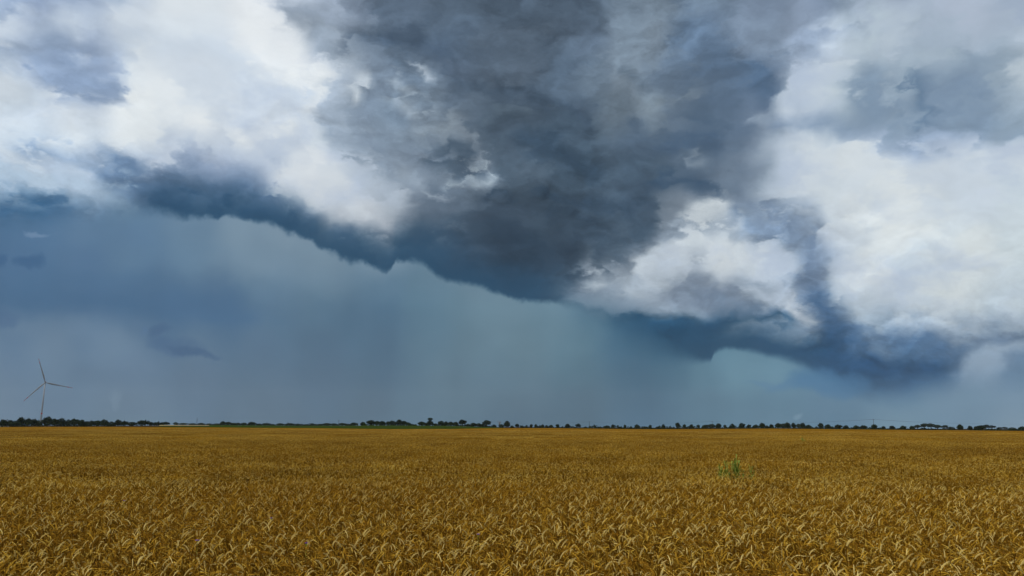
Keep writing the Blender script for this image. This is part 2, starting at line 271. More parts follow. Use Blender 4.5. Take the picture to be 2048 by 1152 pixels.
def draw(canvas, forms):
    for form in forms:
        kind, pts, col, op = form[0], form[1], form[-2], form[-1]
        f = form[2] if kind != 'e' else form[2:4]
        if kind == 's':
            m = np.exp(-(seg_dist(pts, False) / f) ** 2)
        elif kind == 'e':
            d, sd = seg_dist(pts, False, True)
            along = np.minimum(np.hypot(gx - pts[0][0], gy - pts[0][1]), np.hypot(gx - pts[-1][0], gy - pts[-1][1]))
            wide = f[1] * (0.35 + 0.65 * np.clip(along / (1.5 * f[1]), 0, 1))      # the form thins out at its ends
            m = 0.88 * np.where(sd > 0, np.exp(-(d / (1.1 * wide)) ** 2), np.exp(-(d / (1.8 * f[0] + 2)) ** 2))
        else:
            d = seg_dist(pts, True)
            d = np.where(inside(pts), d, -d)
            t = np.clip(d / (2 * f) + 0.5, 0, 1)
            m = t * t * (3 - 2 * t)
        m = (m * op)[..., None]
        canvas[:] = canvas * (1 - m) + np.array(col) / 255.0 * m

deck_map = scatter(DECK, 30, 2.3)
draw(deck_map, FORMS)
rain_map = scatter(RAIN, 30, 2.2)
draw(rain_map, [
    ('e', [(500,642),(420,632),(320,622),(250,614),(120,612),(-80,612)], 7, 40, (77,110,146), .7), ('s', [(320,600),(400,612),(470,600)], 24, (80,111,145), .6),
    ('s', [(60,545),(200,560),(300,560)], 18, (84,117,153), .4), ('s', [(440,520),(560,530),(660,560)], 30, (126,149,170), .4),
    ('e', [(798,820),(804,720),(814,630),(832,560)], 9, 100, (104,133,153), .45), ('s', [(700,640),(760,660),(780,760)], 40, (86,113,138), .45),
    ('s', [(1275,640),(1285,720),(1290,800)], 48, (72,106,132), .5), ('s', [(1450,725),(1520,730),(1570,745)], 26, (113,149,170), .6),
    ('s', [(960,620),(1080,640),(1120,700)], 46, (112,141,158), .4), ('s', [(900,760),(1080,780)], 30, (98,124,144), .4),
    ('s', [(20,650),(160,660),(260,690)], 24, (114,138,164), .5), ('s', [(150,745),(300,760)], 20, (98,122,148), .4),
])

AZ0, AZ1 = -42.0, 42.0
NSEC, CORE, MARG = 7, 25, 3
grid_az = np.linspace(AZ0, AZ1, NSEC * CORE + 1)
grid_el = np.linspace(-2.0, 38.0, 81)
def to_grid(m):
    """the map read out on a regular grid of azimuth and elevation"""
    ca, ce = np.meshgrid(np.radians(grid_az), np.radians(grid_el))
    d = np.stack([np.sin(ca) * np.cos(ce), np.cos(ca) * np.cos(ce), np.sin(ce)], -1) @ np.array(CM)
    px = 1024 + d[..., 0] / -d[..., 2] * F_PX
    py = 576 - d[..., 1] / -d[..., 2] * F_PX
    k = np.ones(3) / 3
    sm = np.apply_along_axis(lambda v: np.convolve(np.pad(v, 1, 'edge'), k, 'valid'), 0, m)
    sm = np.apply_along_axis(lambda v: np.convolve(np.pad(v, 1, 'edge'), k, 'valid'), 1, sm)
    ix = np.clip(((px - PX0) / STEP).round().astype(int), 0, gx.shape[1] - 1)
    iy = np.clip(((py - PY0) / STEP).round().astype(int), 0, gx.shape[0] - 1)
    return sm[iy, ix]
deck_map *= 1 - (sstep(1600, 1760, gx) * (1 - sstep(240, 300, gy)))[..., None] * np.array([0.13, 0.105, 0.115])      # greyer bank in the upper right
deck_tab, rain_tab = to_grid(deck_map), to_grid(rain_map)
lum_ = deck_tab.mean(-1, keepdims=True)
deck_tab = deck_tab * (0.85 + 0.15 * sstep(0.42, 0.82, lum_) - 0.03 * sstep(0.78, 0.92, lum_)) * np.array([0.985, 1.004, 0.998])          # weight of the storm cloud
deck_tab = deck_tab * (1 - (1 - sstep(0.35, 0.6, lum_)) * np.array([0.085, 0.035, 0.02]))     # slate rather than purple
rain_tab = (rain_tab * 0.89 + rain_tab.mean(-1, keepdims=True) * 0.045) * np.array([0.965, 0.995, 1.0])

def ramp(colours, inp, mode='LINEAR'):
    r = nd('ShaderNodeValToRGB')
    cr = r.color_ramp
    cr.interpolation = mode
    n = len(colours)
    while len(cr.elements) < n:
        cr.elements.new(0.5)
    cr.elements.foreach_set('position', [m / (n - 1) for m in range(n)])
    cr.elements.foreach_set('color', [v for c in colours for v in (c[0], c[1], c[2], 1.0)])
    put(r.inputs[0], inp)
    return r.outputs[0]

def band_chain(values, j0, j1, k, Ucol, Vrow, mode='LINEAR'):
    """tone by direction in one sector and elevation band: one ramp per row, blended"""
    i0, i1 = max(0, k * CORE - MARG), min(NSEC * CORE, (k + 1) * CORE + MARG)
    j0, j1 = max(0, j0), min(len(grid_el) - 1, j1)
    U = mth('DIVIDE', mth('SUBTRACT', Ucol, float(i0)), float(i1 - i0), clamp=True)
    acc = None
    for j in range(j0, j1 + 1):
        c = ramp(values[j, i0:i1 + 1], U, mode)
        acc = c if acc is None else mixc(smooth(Vrow, float(j - 1), float(j)) if mode != 'LINEAR' else mth('SUBTRACT', Vrow, float(j - 1), clamp=True), acc, c)
    return acc

SHEET = 0.85
WARP, WARP_SCALE, REL_A, REL_B, BASE_W = 2.3, 13.0, 0.9, 0.48, 3.8
tc = nd('ShaderNodeTexCoord')
dirv = vmt('NORMALIZE', tc.outputs['Generated'])
sep = nd('ShaderNodeSeparateXYZ'); put(sep.inputs[0], dirv)
DX, DY, DZ = sep.outputs
AZ = mth('MULTIPLY', mth('ARCTAN2', DX, DY), 180 / math.pi)
EL = mth('MULTIPLY', mth('ARCSINE', DZ), 180 / math.pi)
def centred(n):
    s_ = nd('ShaderNodeSeparateXYZ')
    v = vmt('SUBTRACT', n.outputs['Color'], (0.5, 0.5, 0.5))
    put(s_.inputs[0], v)
    return v, s_.outputs[0], s_.outputs[2]
# coordinates on a level cloud layer, so that features shrink and flatten towards the horizon
inv = mth('DIVIDE', 1.05, mth('ADD', mth('MAXIMUM', DZ, 0.0), 0.75))
cxy = nd('ShaderNodeCombineXYZ')
put(cxy.inputs[0], mth('MULTIPLY', DX, inv)); put(cxy.inputs[1], mth('MULTIPLY', DY, inv)); put(cxy.inputs[2], mth('MULTIPLY', DZ, 1.15))
stretch = cxy.outputs[0]
# turbulence that frays the cloud pattern
w1v, WX, WZ = centred(noise(stretch, WARP_SCALE, 9.0, 0.57))
w3v, VX, VZ = centred(noise(vmt('MULTIPLY', dirv, (1.0, 1.0, 0.8)), 19.0, 8.0, 0.6))
colU = lambda az: mth('MULTIPLY_ADD', az, 1.0 / (grid_az[1] - grid_az[0]), -AZ0 / (grid_az[1] - grid_az[0]))
rowV = lambda el: mth('MULTIPLY_ADD', el, 1.0 / (grid_el[1] - grid_el[0]), -grid_el[0] / (grid_el[1] - grid_el[0]))
# overlapping sheets of cloud: the pattern jumps where one sheet ends in front of the next
shA = smooth(noise(stretch, 6.5, 8.0, 0.56).outputs['Fac'], 0.468, 0.528, -0.5, 0.5)
shB = smooth(noise(vmt('ADD', stretch, (3.1, 1.7, 5.3)), 11.0, 7.0, 0.56).outputs['Fac'], 0.465, 0.535, -0.5, 0.5)
jump = smooth(EL, 5.0, 17.0, 0.35, 1.0)
shA, shB = mth('MULTIPLY', shA, jump), mth('MULTIPLY', shB, jump)
dU = colU(mth('MULTIPLY_ADD', shB, SHEET, mth('MULTIPLY_ADD', shA, -SHEET, mth('MULTIPLY_ADD', WX, WARP * 1.3, AZ))))
dV = rowV(mth('MULTIPLY_ADD', shB, SHEET * 0.6, mth('MULTIPLY_ADD', shA, SHEET, mth('MULTIPLY_ADD', WZ, WARP, EL))))
rU = colU(mth('MULTIPLY_ADD', VX, 0.8, AZ))
rV = rowV(mth('MULTIPLY_ADD', VZ, 0.9, EL))

# relief of the billows: brighter where the cloud surface turns up to the light
relp = vmt('ADD', stretch, vmt('SCALE', w1v, scale=0.13))
def heap(vec):
    """heaped cloud surface: rounded lobes with creases between, on a softer swell"""
    n = noise(vec, 6.5, 8.0, 0.56)
    n2 = nd('ShaderNodeTexNoise'); n2.noise_dimensions = '3D'; n2.noise_type = 'RIDGED_MULTIFRACTAL'; n2.normalize = False
    put(n2.inputs['Vector'], vec)
    n2.inputs['Scale'].default_value = 9.0; n2.inputs['Detail'].default_value = 5.0
    n2.inputs['Roughness'].default_value = 0.5; n2.inputs['Offset'].default_value = 0.9; n2.inputs['Gain'].default_value = 1.2
    return mth('MULTIPLY_ADD', n2.outputs[0], -0.10, n.outputs[0])
nA = heap(relp)
nB = heap(vmt('ADD', relp, (-0.012, -0.004, 0.02)))
rel = mth('SUBTRACT', nA, nB)
lively = smooth(noise(stretch, 3.2, 2.0, 0.5).outputs['Fac'], 0.38, 0.62, 0.3, 1.15)
relief = mth('MULTIPLY', mth('MULTIPLY_ADD', mth('SUBTRACT', nA, 0.40), REL_B, mth('MULTIPLY', rel, REL_A)), lively)
# faint streaks of falling rain
streak = noise(vmt('MULTIPLY', dirv, (16.0, 16.0, 1.2)), 1.0, 3.0, 0.5).outputs['Fac']
rain_soft = noise(stretch, 9.0, 5.0, 0.5).outputs['Fac']
rg = mth('MULTIPLY_ADD', mth('SUBTRACT', streak, 0.5), 0.09, 1.0)
rg = mth('MULTIPLY_ADD', mth('SUBTRACT', rain_soft, 0.5), 0.10, rg)

# ragged lower edge of the storm deck: (column, row, softness, depth of the dark base)
EDGE = [(-160,430,60,0),(0,430,55,0),(150,425,50,0),(250,412,36,.3),(330,424,14,.8),(400,432,8,1),(428,438,6,1),(437,444,5,1),(447,430,6,1),(500,438,8,1),(560,458,9,1),(600,476,8,1),(650,503,8,1),(690,520,8,1),(740,526,7,1),(768,540,6,1),(779,542,5,1),(790,517,6,1),(830,524,9,1),(880,545,10,1),(950,574,10,1),(1000,588,8,1),(1060,604,7,.9),(1110,600,9,.6),(1160,603,26,.25),(1210,622,60,.2),(1260,652,80,.2),(1310,690,60,.4),(1360,711,26,.7),(1400,720,9,1),(1420,722,7,1),(1430,701,6,1),(1447,696,6,1),(1500,701,8,1),(1550,711,9,.9),(1600,730,12,.7),(1650,755,18,.5),(1700,778,22,.4),(1750,792,26,.3),(1800,792,30,.2),(1860,775,34,0),(1920,762,36,0),(1990,762,40,0),(2060,745,44,0),(2200,730,50,0)]
pe = [(azel(x, y), s_, d_) for x, y, s_, d_ in EDGE]
def fcurve(pts, inp):
    n = nd('ShaderNodeFloatCurve')
    cu = n.mapping.curves[0]
    pts = sorted(pts)
    while len(cu.points) < len(pts):
        cu.points.new(0.5, 0.5)
    for p, (x, y) in zip(cu.points, pts):
        p.location = (x, y); p.handle_type = 'VECTOR'
    n.mapping.update()
    put(n.inputs['Value'], inp)
    return n.outputs[0]
azn = mth('DIVIDE', mth('SUBTRACT', mth('MULTIPLY_ADD', VX, 0.7, AZ), AZ0), AZ1 - AZ0, clamp=True)
edge_el = mth('MULTIPLY', fcurve([((q[0] - AZ0) / (AZ1 - AZ0), q[1] / 40) for q, s_, d_ in pe], azn), 40.0)
edge_s = mth('MULTIPLY', fcurve([((q[0] - AZ0) / (AZ1 - AZ0), s_ / 100) for q, s_, d_ in pe], azn), 125.0 / 26.0)
edge_d = fcurve([((q[0] - AZ0) / (AZ1 - AZ0), d_) for q, s_, d_ in pe], azn)
el_e = mth('SUBTRACT', mth('MULTIPLY_ADD', VZ, smooth(AZ, 1.0, 6.0, 2.4, 1.0), EL), edge_el)
deck_mask = smooth(mth('DIVIDE', el_e, edge_s), -0.75, 0.75)
base_dark = mth('MULTIPLY', smooth(el_e, 0.0, BASE_W, 0.82, 0.0), edge_d)

# loose scraps of cloud under and in front of the deck: (col,row,half width,half height,tilt,colour,opacity)
SCRAPS = [
    (66,520,28,9,-22,(60,92,128),0.6),(8,524,18,9,-25,(62,94,130),0.6),(10,640,34,14,-10,(74,101,134),0.55),
    (345,688,62,18,8,(72,99,132),0.6),(315,655,34,10,-14,(72,98,130),0.7),(385,700,50,8,12,(70,96,127),0.7),
    (272,655,9,8,0,(84,112,146),0.5),(222,800,13,20,-20,(128,150,170),0.28),(1587,826,13,6,-10,(136,160,180),0.4),
    (85,470,30,5,6,(118,143,172),0.6),(1655,768,85,22,8,(72,114,150),0.8),(1590,770,60,9,-4,(80,120,154),0.5),
    (1530,765,40,5,10,(86,124,156),0.45),
]
scr_u = mth('MULTIPLY_ADD', VX, 3.4, AZ)
scr_v = mth('MULTIPLY_ADD', VZ, 2.2, EL)
def add_scraps(c, a0, a1, e0, e1):
    for (x, y, hw, hh, tilt, col, op) in SCRAPS:
        a, e = azel(x, y)
        sx = hw * math.cos(R(a)) ** 2 / 26.2
        sy = hh / 26.2
        mg = sx * 1.4 + 2.2
        if a < a0 - mg or a > a1 + mg or e < e0 - mg or e > e1 + mg:
            continue
        du = mth('SUBTRACT', scr_u, a)
        dv = mth('SUBTRACT', scr_v, e)
        ct, st = math.cos(R(-tilt)), math.sin(R(-tilt))
        p = mth('DIVIDE', mth('MULTIPLY_ADD', du, ct, mth('MULTIPLY', dv, st)), sx)
        q = mth('DIVIDE', mth('MULTIPLY_ADD', dv, ct, mth('MULTIPLY', du, -st)), sy)
        d2 = mth('MULTIPLY_ADD', p, p, mth('MULTIPLY', q, q))
        c = mixc(smooth(d2, 0.0, 1.7, op, 0.0), c, tuple(v / 255 for v in col) + (1,))
    return c

# the same broken storm deck goes on outside the frame
gen = noise(stretch, 2.6, 6.0, 0.5, dist=0.3).outputs['Fac']
gen_c = mixc(smooth(gen, 0.36, 0.64), (0.43, 0.49, 0.57, 1), (0.86, 0.885, 0.925, 1))
gen_c = vmt('SCALE', gen_c, scale=mth('ADD', relief, 1.0))
beyond = mth('MAXIMUM', smooth(mth('ABSOLUTE', AZ), 37.0, 50.0), smooth(EL, 32.0, 42.0))
SKY_STRENGTH = 0.1
nish = nd('ShaderNodeTexSky', sky_type='NISHITA', sun_disc=False)
nish.sun_elevation = R(SUN_EL)
nish.sun_rotation = R(SUN_AZ)
nish_c = nish.outputs[0]

def background(c):
    c = mixc(beyond, c, gen_c)
    gam = nd('ShaderNodeGamma'); put(gam.inputs[0], c); gam.inputs[1].default_value = 2.2
    c = mixc(0.985, nish_c, vmt('SCALE', gam.outputs[0], scale=1.0 / SKY_STRENGTH))
    bg = nd('ShaderNodeBackground')
    put(bg.inputs[0], c)
    bg.inputs[1].default_value = SKY_STRENGTH
    return bg.outputs[0]

# thin grey veils drifting across the bright cloud
veil = smooth(noise(vmt('ADD', stretch, vmt('SCALE', w1v, scale=0.06)), 6.0, 7.0, 0.58).outputs['Fac'], 0.45, 0.68, 0.0, 0.68)
LEAF_IN = dict(veil=veil, dU=dU, dV=dV, rU=rU, rV=rV, relief=relief, rg=rg, deck_mask=deck_mask, base_dark=base_dark, scr_u=scr_u, scr_v=scr_v)
def leaf(k, j0, j1):
    """one patch of sky (sector k, rows j0..j1) as a node group"""
    global scr_u, scr_v
    g = bpy.data.node_groups.new('sky_patch', 'ShaderNodeTree')
    for nm in LEAF_IN:
        g.interface.new_socket(nm, in_out='INPUT', socket_type='NodeSocketFloat')
    g.interface.new_socket('tone', in_out='OUTPUT', socket_type='NodeSocketColor')
    TREE.append(g)
    gi = nd('NodeGroupInput')
    I = {nm: gi.outputs[nm] for nm in LEAF_IN}
    c = band_chain(deck_tab, j0, j1, k, I['dU'], I['dV'])
    lum = nd('ShaderNodeRGBToBW'); put(lum.inputs[0], c)
    amp = smooth(lum.outputs[0], 0.45, 0.92, 1.0, 0.28)
    c = vmt('SCALE', c, scale=mth('MULTIPLY_ADD', I['relief'], amp, 1.0))
    c = mixc(mth('MULTIPLY', I['veil'], smooth(lum.outputs[0], 0.6, 0.85)), c, (0.66, 0.725, 0.82, 1))
    if grid_el[j0] < 20:
        c = mixc(I['base_dark'], c, (46 / 255, 77 / 255, 103 / 255, 1))
        rc = band_chain(rain_tab, j0 - 2, j1 + 2, k, I['rU'], I['rV'])
        c = mixc(I['deck_mask'], vmt('SCALE', rc, scale=I['rg']), c)
    su, sv = scr_u, scr_v
    scr_u, scr_v = I['scr_u'], I['scr_v']
    c = add_scraps(c, grid_az[k * CORE], grid_az[(k + 1) * CORE], grid_el[j0], grid_el[j1])
    scr_u, scr_v = su, sv
    go = nd('NodeGroupOutput')
    put(go.inputs['tone'], c)
    TREE.pop()
    return g

BANDS = list(range(0, 81, 8))
PATCH = [[leaf(k, BANDS[i], BANDS[i + 1]) for i in range(len(BANDS) - 1)] for k in range(NSEC)]
def patch(k, i):
    n = nd('ShaderNodeGroup')
    n.node_tree = PATCH[k][i]
    for nm, v in LEAF_IN.items():
        put(n.inputs[nm], v)
    return background(n.outputs[0])
def mixs(f, a, b):
    n = nd('ShaderNodeMixShader')
    put(n.inputs[0], f)
    put(n.inputs[1], a); put(n.inputs[2], b)
    return n.outputs[0]
def pick(items, bounds, v):
    """choose the patch a direction falls in"""
    if len(items) == 1:
        return items[0]()
    h = len(items) // 2
    return mixs(mth('GREATER_THAN', v, float(bounds[h])), pick(items[:h], bounds[:h], v), pick(items[h:], bounds[h:], v))
def sector(k):
    return pick([(lambda i=i: patch(k, i)) for i in range(len(BANDS) - 1)], BANDS, dV)
sh = pick([(lambda k=k: sector(k)) for k in range(NSEC)], [k * CORE for k in range(NSEC + 1)], dU)
wo = nd('ShaderNodeOutputWorld')
put(wo.inputs['Surface'], sh)
sc.world = world
world.cycles.sampling_method = 'MANUAL'
world.cycles.sample_map_resolution = 256

# ------------------------------------------------------------------ veiled sun, exposure
sun_d = bpy.data.lights.new('sun', 'SUN')
sun_d.energy = 2.0
sun_d.angle = R(8)
sun_d.color = (1.0, 0.93, 0.82)
sun = bpy.data.objects.new('sun', sun_d)
C.objects.link(sun)
sdir = Vector((math.sin(R(SUN_AZ)) * math.cos(R(SUN_EL)), math.cos(R(SUN_AZ)) * math.cos(R(SUN_EL)), math.sin(R(SUN_EL))))
sun.rotation_euler = sdir.to_track_quat('Z', 'Y').to_euler()
sun.location = (0, -20, 40)
sc.view_settings.view_transform = 'Standard'
sc.view_settings.look = 'None'
sc.view_settings.exposure = 0
sc.view_settings.gamma = 1
sc.view_settings.use_curve_mapping = False
sc.cycles.use_denoising = True
sc.cycles.denoiser = 'OPENIMAGEDENOISE'
sc.cycles.denoising_input_passes = 'RGB_ALBEDO_NORMAL'
sc.cycles.denoising_prefilter = 'ACCURATE'
sc.cycles.sample_clamp_indirect = 4.0
sc.cycles.max_bounces = 5
sc.cycles.diffuse_bounces = 2
sc.cycles.volume_bounces = 1
sc.cycles.transparent_max_bounces = 8
#--SKYEND--
# ------------------------------------------------------------------ helpers
def tag(o, label=None, cat=None, group=None, kind=None):
    if label: o['label'] = label
    if cat: o['category'] = cat
    if group: o['group'] = group
    if kind: o['kind'] = kind
    return o

def mesh_obj(name, verts, faces, mat, parent=None, smooth_=False, link=True):
    me = bpy.data.meshes.new(name)
    me.from_pydata([tuple(v) for v in verts], [], [tuple(f) for f in faces])
    if smooth_:
        me.polygons.foreach_set('use_smooth', [True] * len(me.polygons))
    me.materials.append(mat)
    o = bpy.data.objects.new(name, me)
    if link: C.objects.link(o)
    if parent: o.parent = parent
    return o

def empty(name, loc, rz=0.0):
    o = bpy.data.objects.new(name, None)
    o.empty_display_size = 0.5
    C.objects.link(o)
    o.location = loc
    o.rotation_euler = (0, 0, rz)
    return o

class MB:
    """collects shapes for one mesh"""
    def __init__(self): self.v, self.f = [], []
    def add(self, v, f):
        n = len(self.v)
        self.v += [tuple(p) for p in v]
        self.f += [tuple(i + n for i in q) for q in f]
    def tube(self, pts, radii, sides=6, cap=True):
        pts = [Vector(p) for p in pts]
        ring = []
        for i, p in enumerate(pts):
            d = (pts[min(i + 1, len(pts) - 1)] - pts[max(i - 1, 0)]).normalized()
            u = d.orthogonal().normalized() if i == 0 else (u - d * u.dot(d)).normalized()
            w = d.cross(u)
            r = radii[i] if hasattr(radii, '__len__') else radii
            ring.append([p + (u * math.cos(2 * math.pi * k / sides) + w * math.sin(2 * math.pi * k / sides)) * r for k in range(sides)])
        v = [q for rg_ in ring for q in rg_]
        f = []
        for i in range(len(pts) - 1):
            for k in range(sides):
                k2 = (k + 1) % sides
                f.append((i * sides + k, i * sides + k2, (i + 1) * sides + k2, (i + 1) * sides + k))
        if cap:
            f.append(tuple(reversed(range(sides))))
            f.append(tuple((len(pts) - 1) * sides + k for k in range(sides)))
        self.add(v, f)
    def box(self, lo, hi):
        x0, y0, z0 = lo; x1, y1, z1 = hi
        self.add([(x0,y0,z0),(x1,y0,z0),(x1,y1,z0),(x0,y1,z0),(x0,y0,z1),(x1,y0,z1),(x1,y1,z1),(x0,y1,z1)],
                 [(0,3,2,1),(4,5,6,7),(0,1,5,4),(1,2,6,5),(2,3,7,6),(3,0,4,7)])
    def strip(self, pts, widths, side):
        v, f = [], []
        for p, w in zip(pts, widths):
            p = Vector(p); sd = Vector(side) * w
            v += [p - sd, p + sd]
        for i in range(len(pts) - 1):
            f.append((2 * i, 2 * i + 1, 2 * i + 3, 2 * i + 2))
        self.add(v, f)
    def build(self, name, mat, parent=None, smooth_=False):
        return mesh_obj(name, self.v, self.f, mat, parent, smooth_)

class MT:
    """small material writer"""
    def __init__(self, name, rough=0.7, spec=0.3):
        self.m = bpy.data.materials.new(name)
        self.m.use_nodes = True
        self.t = self.m.node_tree
        self.b = self.t.nodes['Principled BSDF']
        self.b.inputs['Roughness'].default_value = rough
        self.b.inputs['Specular IOR Level'].default_value = spec
    def n(self, kind, **kw):
        x = self.t.nodes.new(kind)
        for k, v in kw.items(): setattr(x, k, v)
        return x
    def l(self, a, b): self.t.links.new(a, b)
    def noise(self, scale, detail=4, rough=0.55, vec=None, coord='Object'):
        x = self.n('ShaderNodeTexNoise')
        x.inputs['Scale'].default_value = scale
        x.inputs['Detail'].default_value = detail
        x.inputs['Roughness'].default_value = rough
        if vec is None:
            tc_ = self.n('ShaderNodeTexCoord'); vec = tc_.outputs[coord]
        self.l(vec, x.inputs['Vector'])
        return x.outputs['Fac']
    def ramp(self, inp, stops):
        r = self.n('ShaderNodeValToRGB')
        cr = r.color_ramp
        while len(cr.elements) < len(stops): cr.elements.new(0.5)
        for e, (p, c) in zip(cr.elements, stops):
            e.position = p; e.color = tuple(c) + (1,)
        self.l(inp, r.inputs[0])
        return r.outputs[0]
    def mul(self, a, b):
        x = self.n('ShaderNodeMix', data_type='RGBA', blend_type='MULTIPLY')
        x.inputs['Factor'].default_value = 1
        for sk, v in ((x.inputs[6], a), (x.inputs[7], b)):
            if isinstance(v, bpy.types.NodeSocket): self.l(v, sk)
            else: sk.default_value = v
        return x.outputs[2]
    def base(self, sock):
        self.l(sock, self.b.inputs['Base Color'])
        return self.m
    def bump(self, h, strength, dist):
        x = self.n('ShaderNodeBump')
        x.inputs['Strength'].default_value = strength
        x.inputs['Distance'].default_value = dist
        self.l(h, x.inputs['Height'])
        self.l(x.outputs[0], self.b.inputs['Normal'])

def simple(name, c0, c1, scale=3.0, rough=0.7, spec=0.3):
    m = MT(name, rough, spec)
    return m.base(m.ramp(m.noise(scale), [(0.3, c0), (0.7, c1)]))

# ------------------------------------------------------------------ the lie of the land
COLS = np.array([-400, 0, 200, 330, 430, 600, 800, 900, 980, 1060, 1100, 1200, 1300, 1450, 1550, 1700, 1900, 2048, 2500], float)
DROP = np.array([2.5, 2.5, 1.8, 2.0, 2.1, 3.0, 4.3, 3.7, 2.2, 1.8, 1.7, 2.4, 3.1, 1.9, 0.9, 1.9, 2.5, 3.3, 3.3])   # photo rows below eye level
RW = np.array([780, 780, 760, 450, 400, 390, 380, 390, 560, 800, 830, 840, 840, 840, 840, 840, 840, 840, 840], float)
ZFAR = np.array([1.25, 1.25, 1.3, 2.5, 2.5, 2.2, 2.75, 2.6, 1.4, 1.1, 1.0, 0.9, 0.8, 1.1, 1.2, 1.0, 0.8, 0.6, 0.6])
CAZ = np.array([az_of(x) for x in COLS])
CROP = 0.90                      # height of the wheat
def wheat_edge(a): return np.interp(a, CAZ, RW)
def terr(x, y):
    x = np.asarray(x, float); y = np.asarray(y, float)
    r = np.hypot(x, y); a = np.degrees(np.arctan2(x, y))
    rw = wheat_edge(a)
    e = (EYE - CROP) - np.interp(a, CAZ, DROP) * rw / F_PX
    zf = np.interp(a, CAZ, ZFAR)
    z = e * sstep(40, rw, r)
    far = np.maximum(rw + 250, 760)
    z = np.where(r > rw, e + (zf - e) * sstep(rw, far, r), z)
    return z
def pol(a, r):
    return r * math.sin(R(a)), r * math.cos(R(a))
def spot(px, r):
    """ground point in the direction of a photo column, r metres away"""
    x, y = pol(az_of(px), r)
    return Vector((x, y, float(terr(x, y))))

def polar_sheet(name, azs, radii_fn, nr, lift, mat, parent=None):
    v, f = [], []
    for i, a in enumerate(azs):
        r0, r1 = radii_fn(a)
        for j in range(nr + 1):
            r = r0 * (r1 / r0) ** (j / nr)
            x, y = pol(a, r)
            v.append((x, y, float(terr(x, y)) + lift))
    n = nr + 1
    for i in range(len(azs) - 1):
        for j in range(nr):
            f.append((i * n + j, i * n + j + 1, (i + 1) * n + j + 1, (i + 1) * n + j))
    return mesh_obj(name, v, f, mat, parent, True)

soil = MT('soil', 1.0, 0.0)
g_ = soil.ramp(soil.noise(0.02, 5), [(0.35, (0.032, 0.024, 0.012)), (0.65, (0.06, 0.042, 0.02))])
soil.base(soil.mul(g_, soil.ramp(soil.noise(9.0, 5), [(0.3, (0.6, 0.6, 0.6)), (0.7, (1.0, 1.0, 1.0))])))
# ground: one sheet out to the horizon
NA, rings = 240, [0.0] + list(np.geomspace(2, 5000, 90))
gv, gf = [(0, 0, 0)], []
for r in rings[1:]:
    a_ = np.linspace(-180, 180, NA, endpoint=False)
    xs, ys = r * np.sin(np.radians(a_)), r * np.cos(np.radians(a_))
    gv += list(zip(xs, ys, terr(xs, ys)))
for k in range(NA):
    gf.append((0, 1 + (k + 1) % NA, 1 + k))
for i in range(len(rings) - 2):
    for k in range(NA):
        k2 = (k + 1) % NA
        gf.append((1 + i * NA + k, 1 + i * NA + k2, 1 + (i + 1) * NA + k2, 1 + (i + 1) * NA + k))
ground = tag(mesh_obj('ground', gv, gf, soil.m, None, True), kind='structure')

green = MT('young_crop', 1.0, 0.0)
gg = green.ramp(green.noise(0.03, 6), [(0.3, (0.024, 0.044, 0.006)), (0.7, (0.04, 0.062, 0.010))])
green.base(green.mul(gg, green.ramp(green.noise(1.5, 5), [(0.3, (0.75, 0.75, 0.75)), (0.7, (1.1, 1.1, 1.1))])))
pale = simple('stubble', (0.22, 0.19, 0.09), (0.32, 0.27, 0.13), 0.05, 1.0, 0.0)
azs = np.linspace(az_of(418), az_of(1010), 60)
tag(polar_sheet('green_field', azs, lambda a: (float(wheat_edge(a)) + 1.0, 780.0), 24, 0.30, green.m), kind='structure')
azs = np.linspace(az_of(255), az_of(418) - 0.05, 24)
tag(polar_sheet('grass_strip', azs, lambda a: (float(wheat_edge(a)) + 1.0, max(float(wheat_edge(a)) + 40, 585.0)), 10, 0.25, green.m), kind='structure')
azs = np.linspace(az_of(318), az_of(428), 24)
tag(polar_sheet('stubble_field', azs, lambda a: (640.0, 1000.0), 16, 0.20, pale), kind='structure')

# ------------------------------------------------------------------ wheat
wheat_m = MT('ripe_wheat', 0.75, 0.05)
at = wheat_m.n('ShaderNodeAttribute', attribute_name='col')
oi = wheat_m.n('ShaderNodeObjectInfo')
geo = wheat_m.n('ShaderNodeNewGeometry')
patchy = wheat_m.ramp(wheat_m.noise(0.045, 4, 0.6, geo.outputs['Position']), [(0.3, (0.78, 0.72, 0.66)), (0.5, (0.98, 0.97, 0.95)), (0.72, (1.12, 1.12, 1.10))])
vary = wheat_m.ramp(oi.outputs['Random'], [(0.0, (0.80, 0.76, 0.70)), (0.5, (1.0, 0.98, 0.95)), (1.0, (1.16, 1.16, 1.16))])
# crop tinted by depth: paler at the near end, darker and more orange further in
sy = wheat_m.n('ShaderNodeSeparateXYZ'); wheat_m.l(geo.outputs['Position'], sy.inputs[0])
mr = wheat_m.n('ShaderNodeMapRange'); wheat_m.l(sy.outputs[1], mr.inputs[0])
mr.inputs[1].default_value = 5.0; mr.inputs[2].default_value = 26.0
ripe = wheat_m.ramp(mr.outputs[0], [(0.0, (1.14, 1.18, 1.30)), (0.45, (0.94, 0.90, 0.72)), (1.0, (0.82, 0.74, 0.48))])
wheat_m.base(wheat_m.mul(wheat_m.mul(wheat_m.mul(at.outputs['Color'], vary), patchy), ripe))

EAR = np.array([(0.78, 0.54, 0.10), (0.60, 0.35, 0.033), (0.88, 0.69, 0.24), (0.44, 0.23, 0.018)])
STEM = np.array([(0.22, 0.105, 0.007), (0.40, 0.23, 0.022), (0.11, 0.045, 0.003), (0.18, 0.095, 0.006)])
LEAF = np.array([(0.20, 0.09, 0.007), (0.12, 0.05, 0.004), (0.30, 0.16, 0.016)])
OCT_F = np.array([(0, 2, 3), (0, 3, 4), (0, 4, 5), (0, 5, 2), (1, 3, 2), (1, 4, 3), (1, 5, 4), (1, 2, 5)])

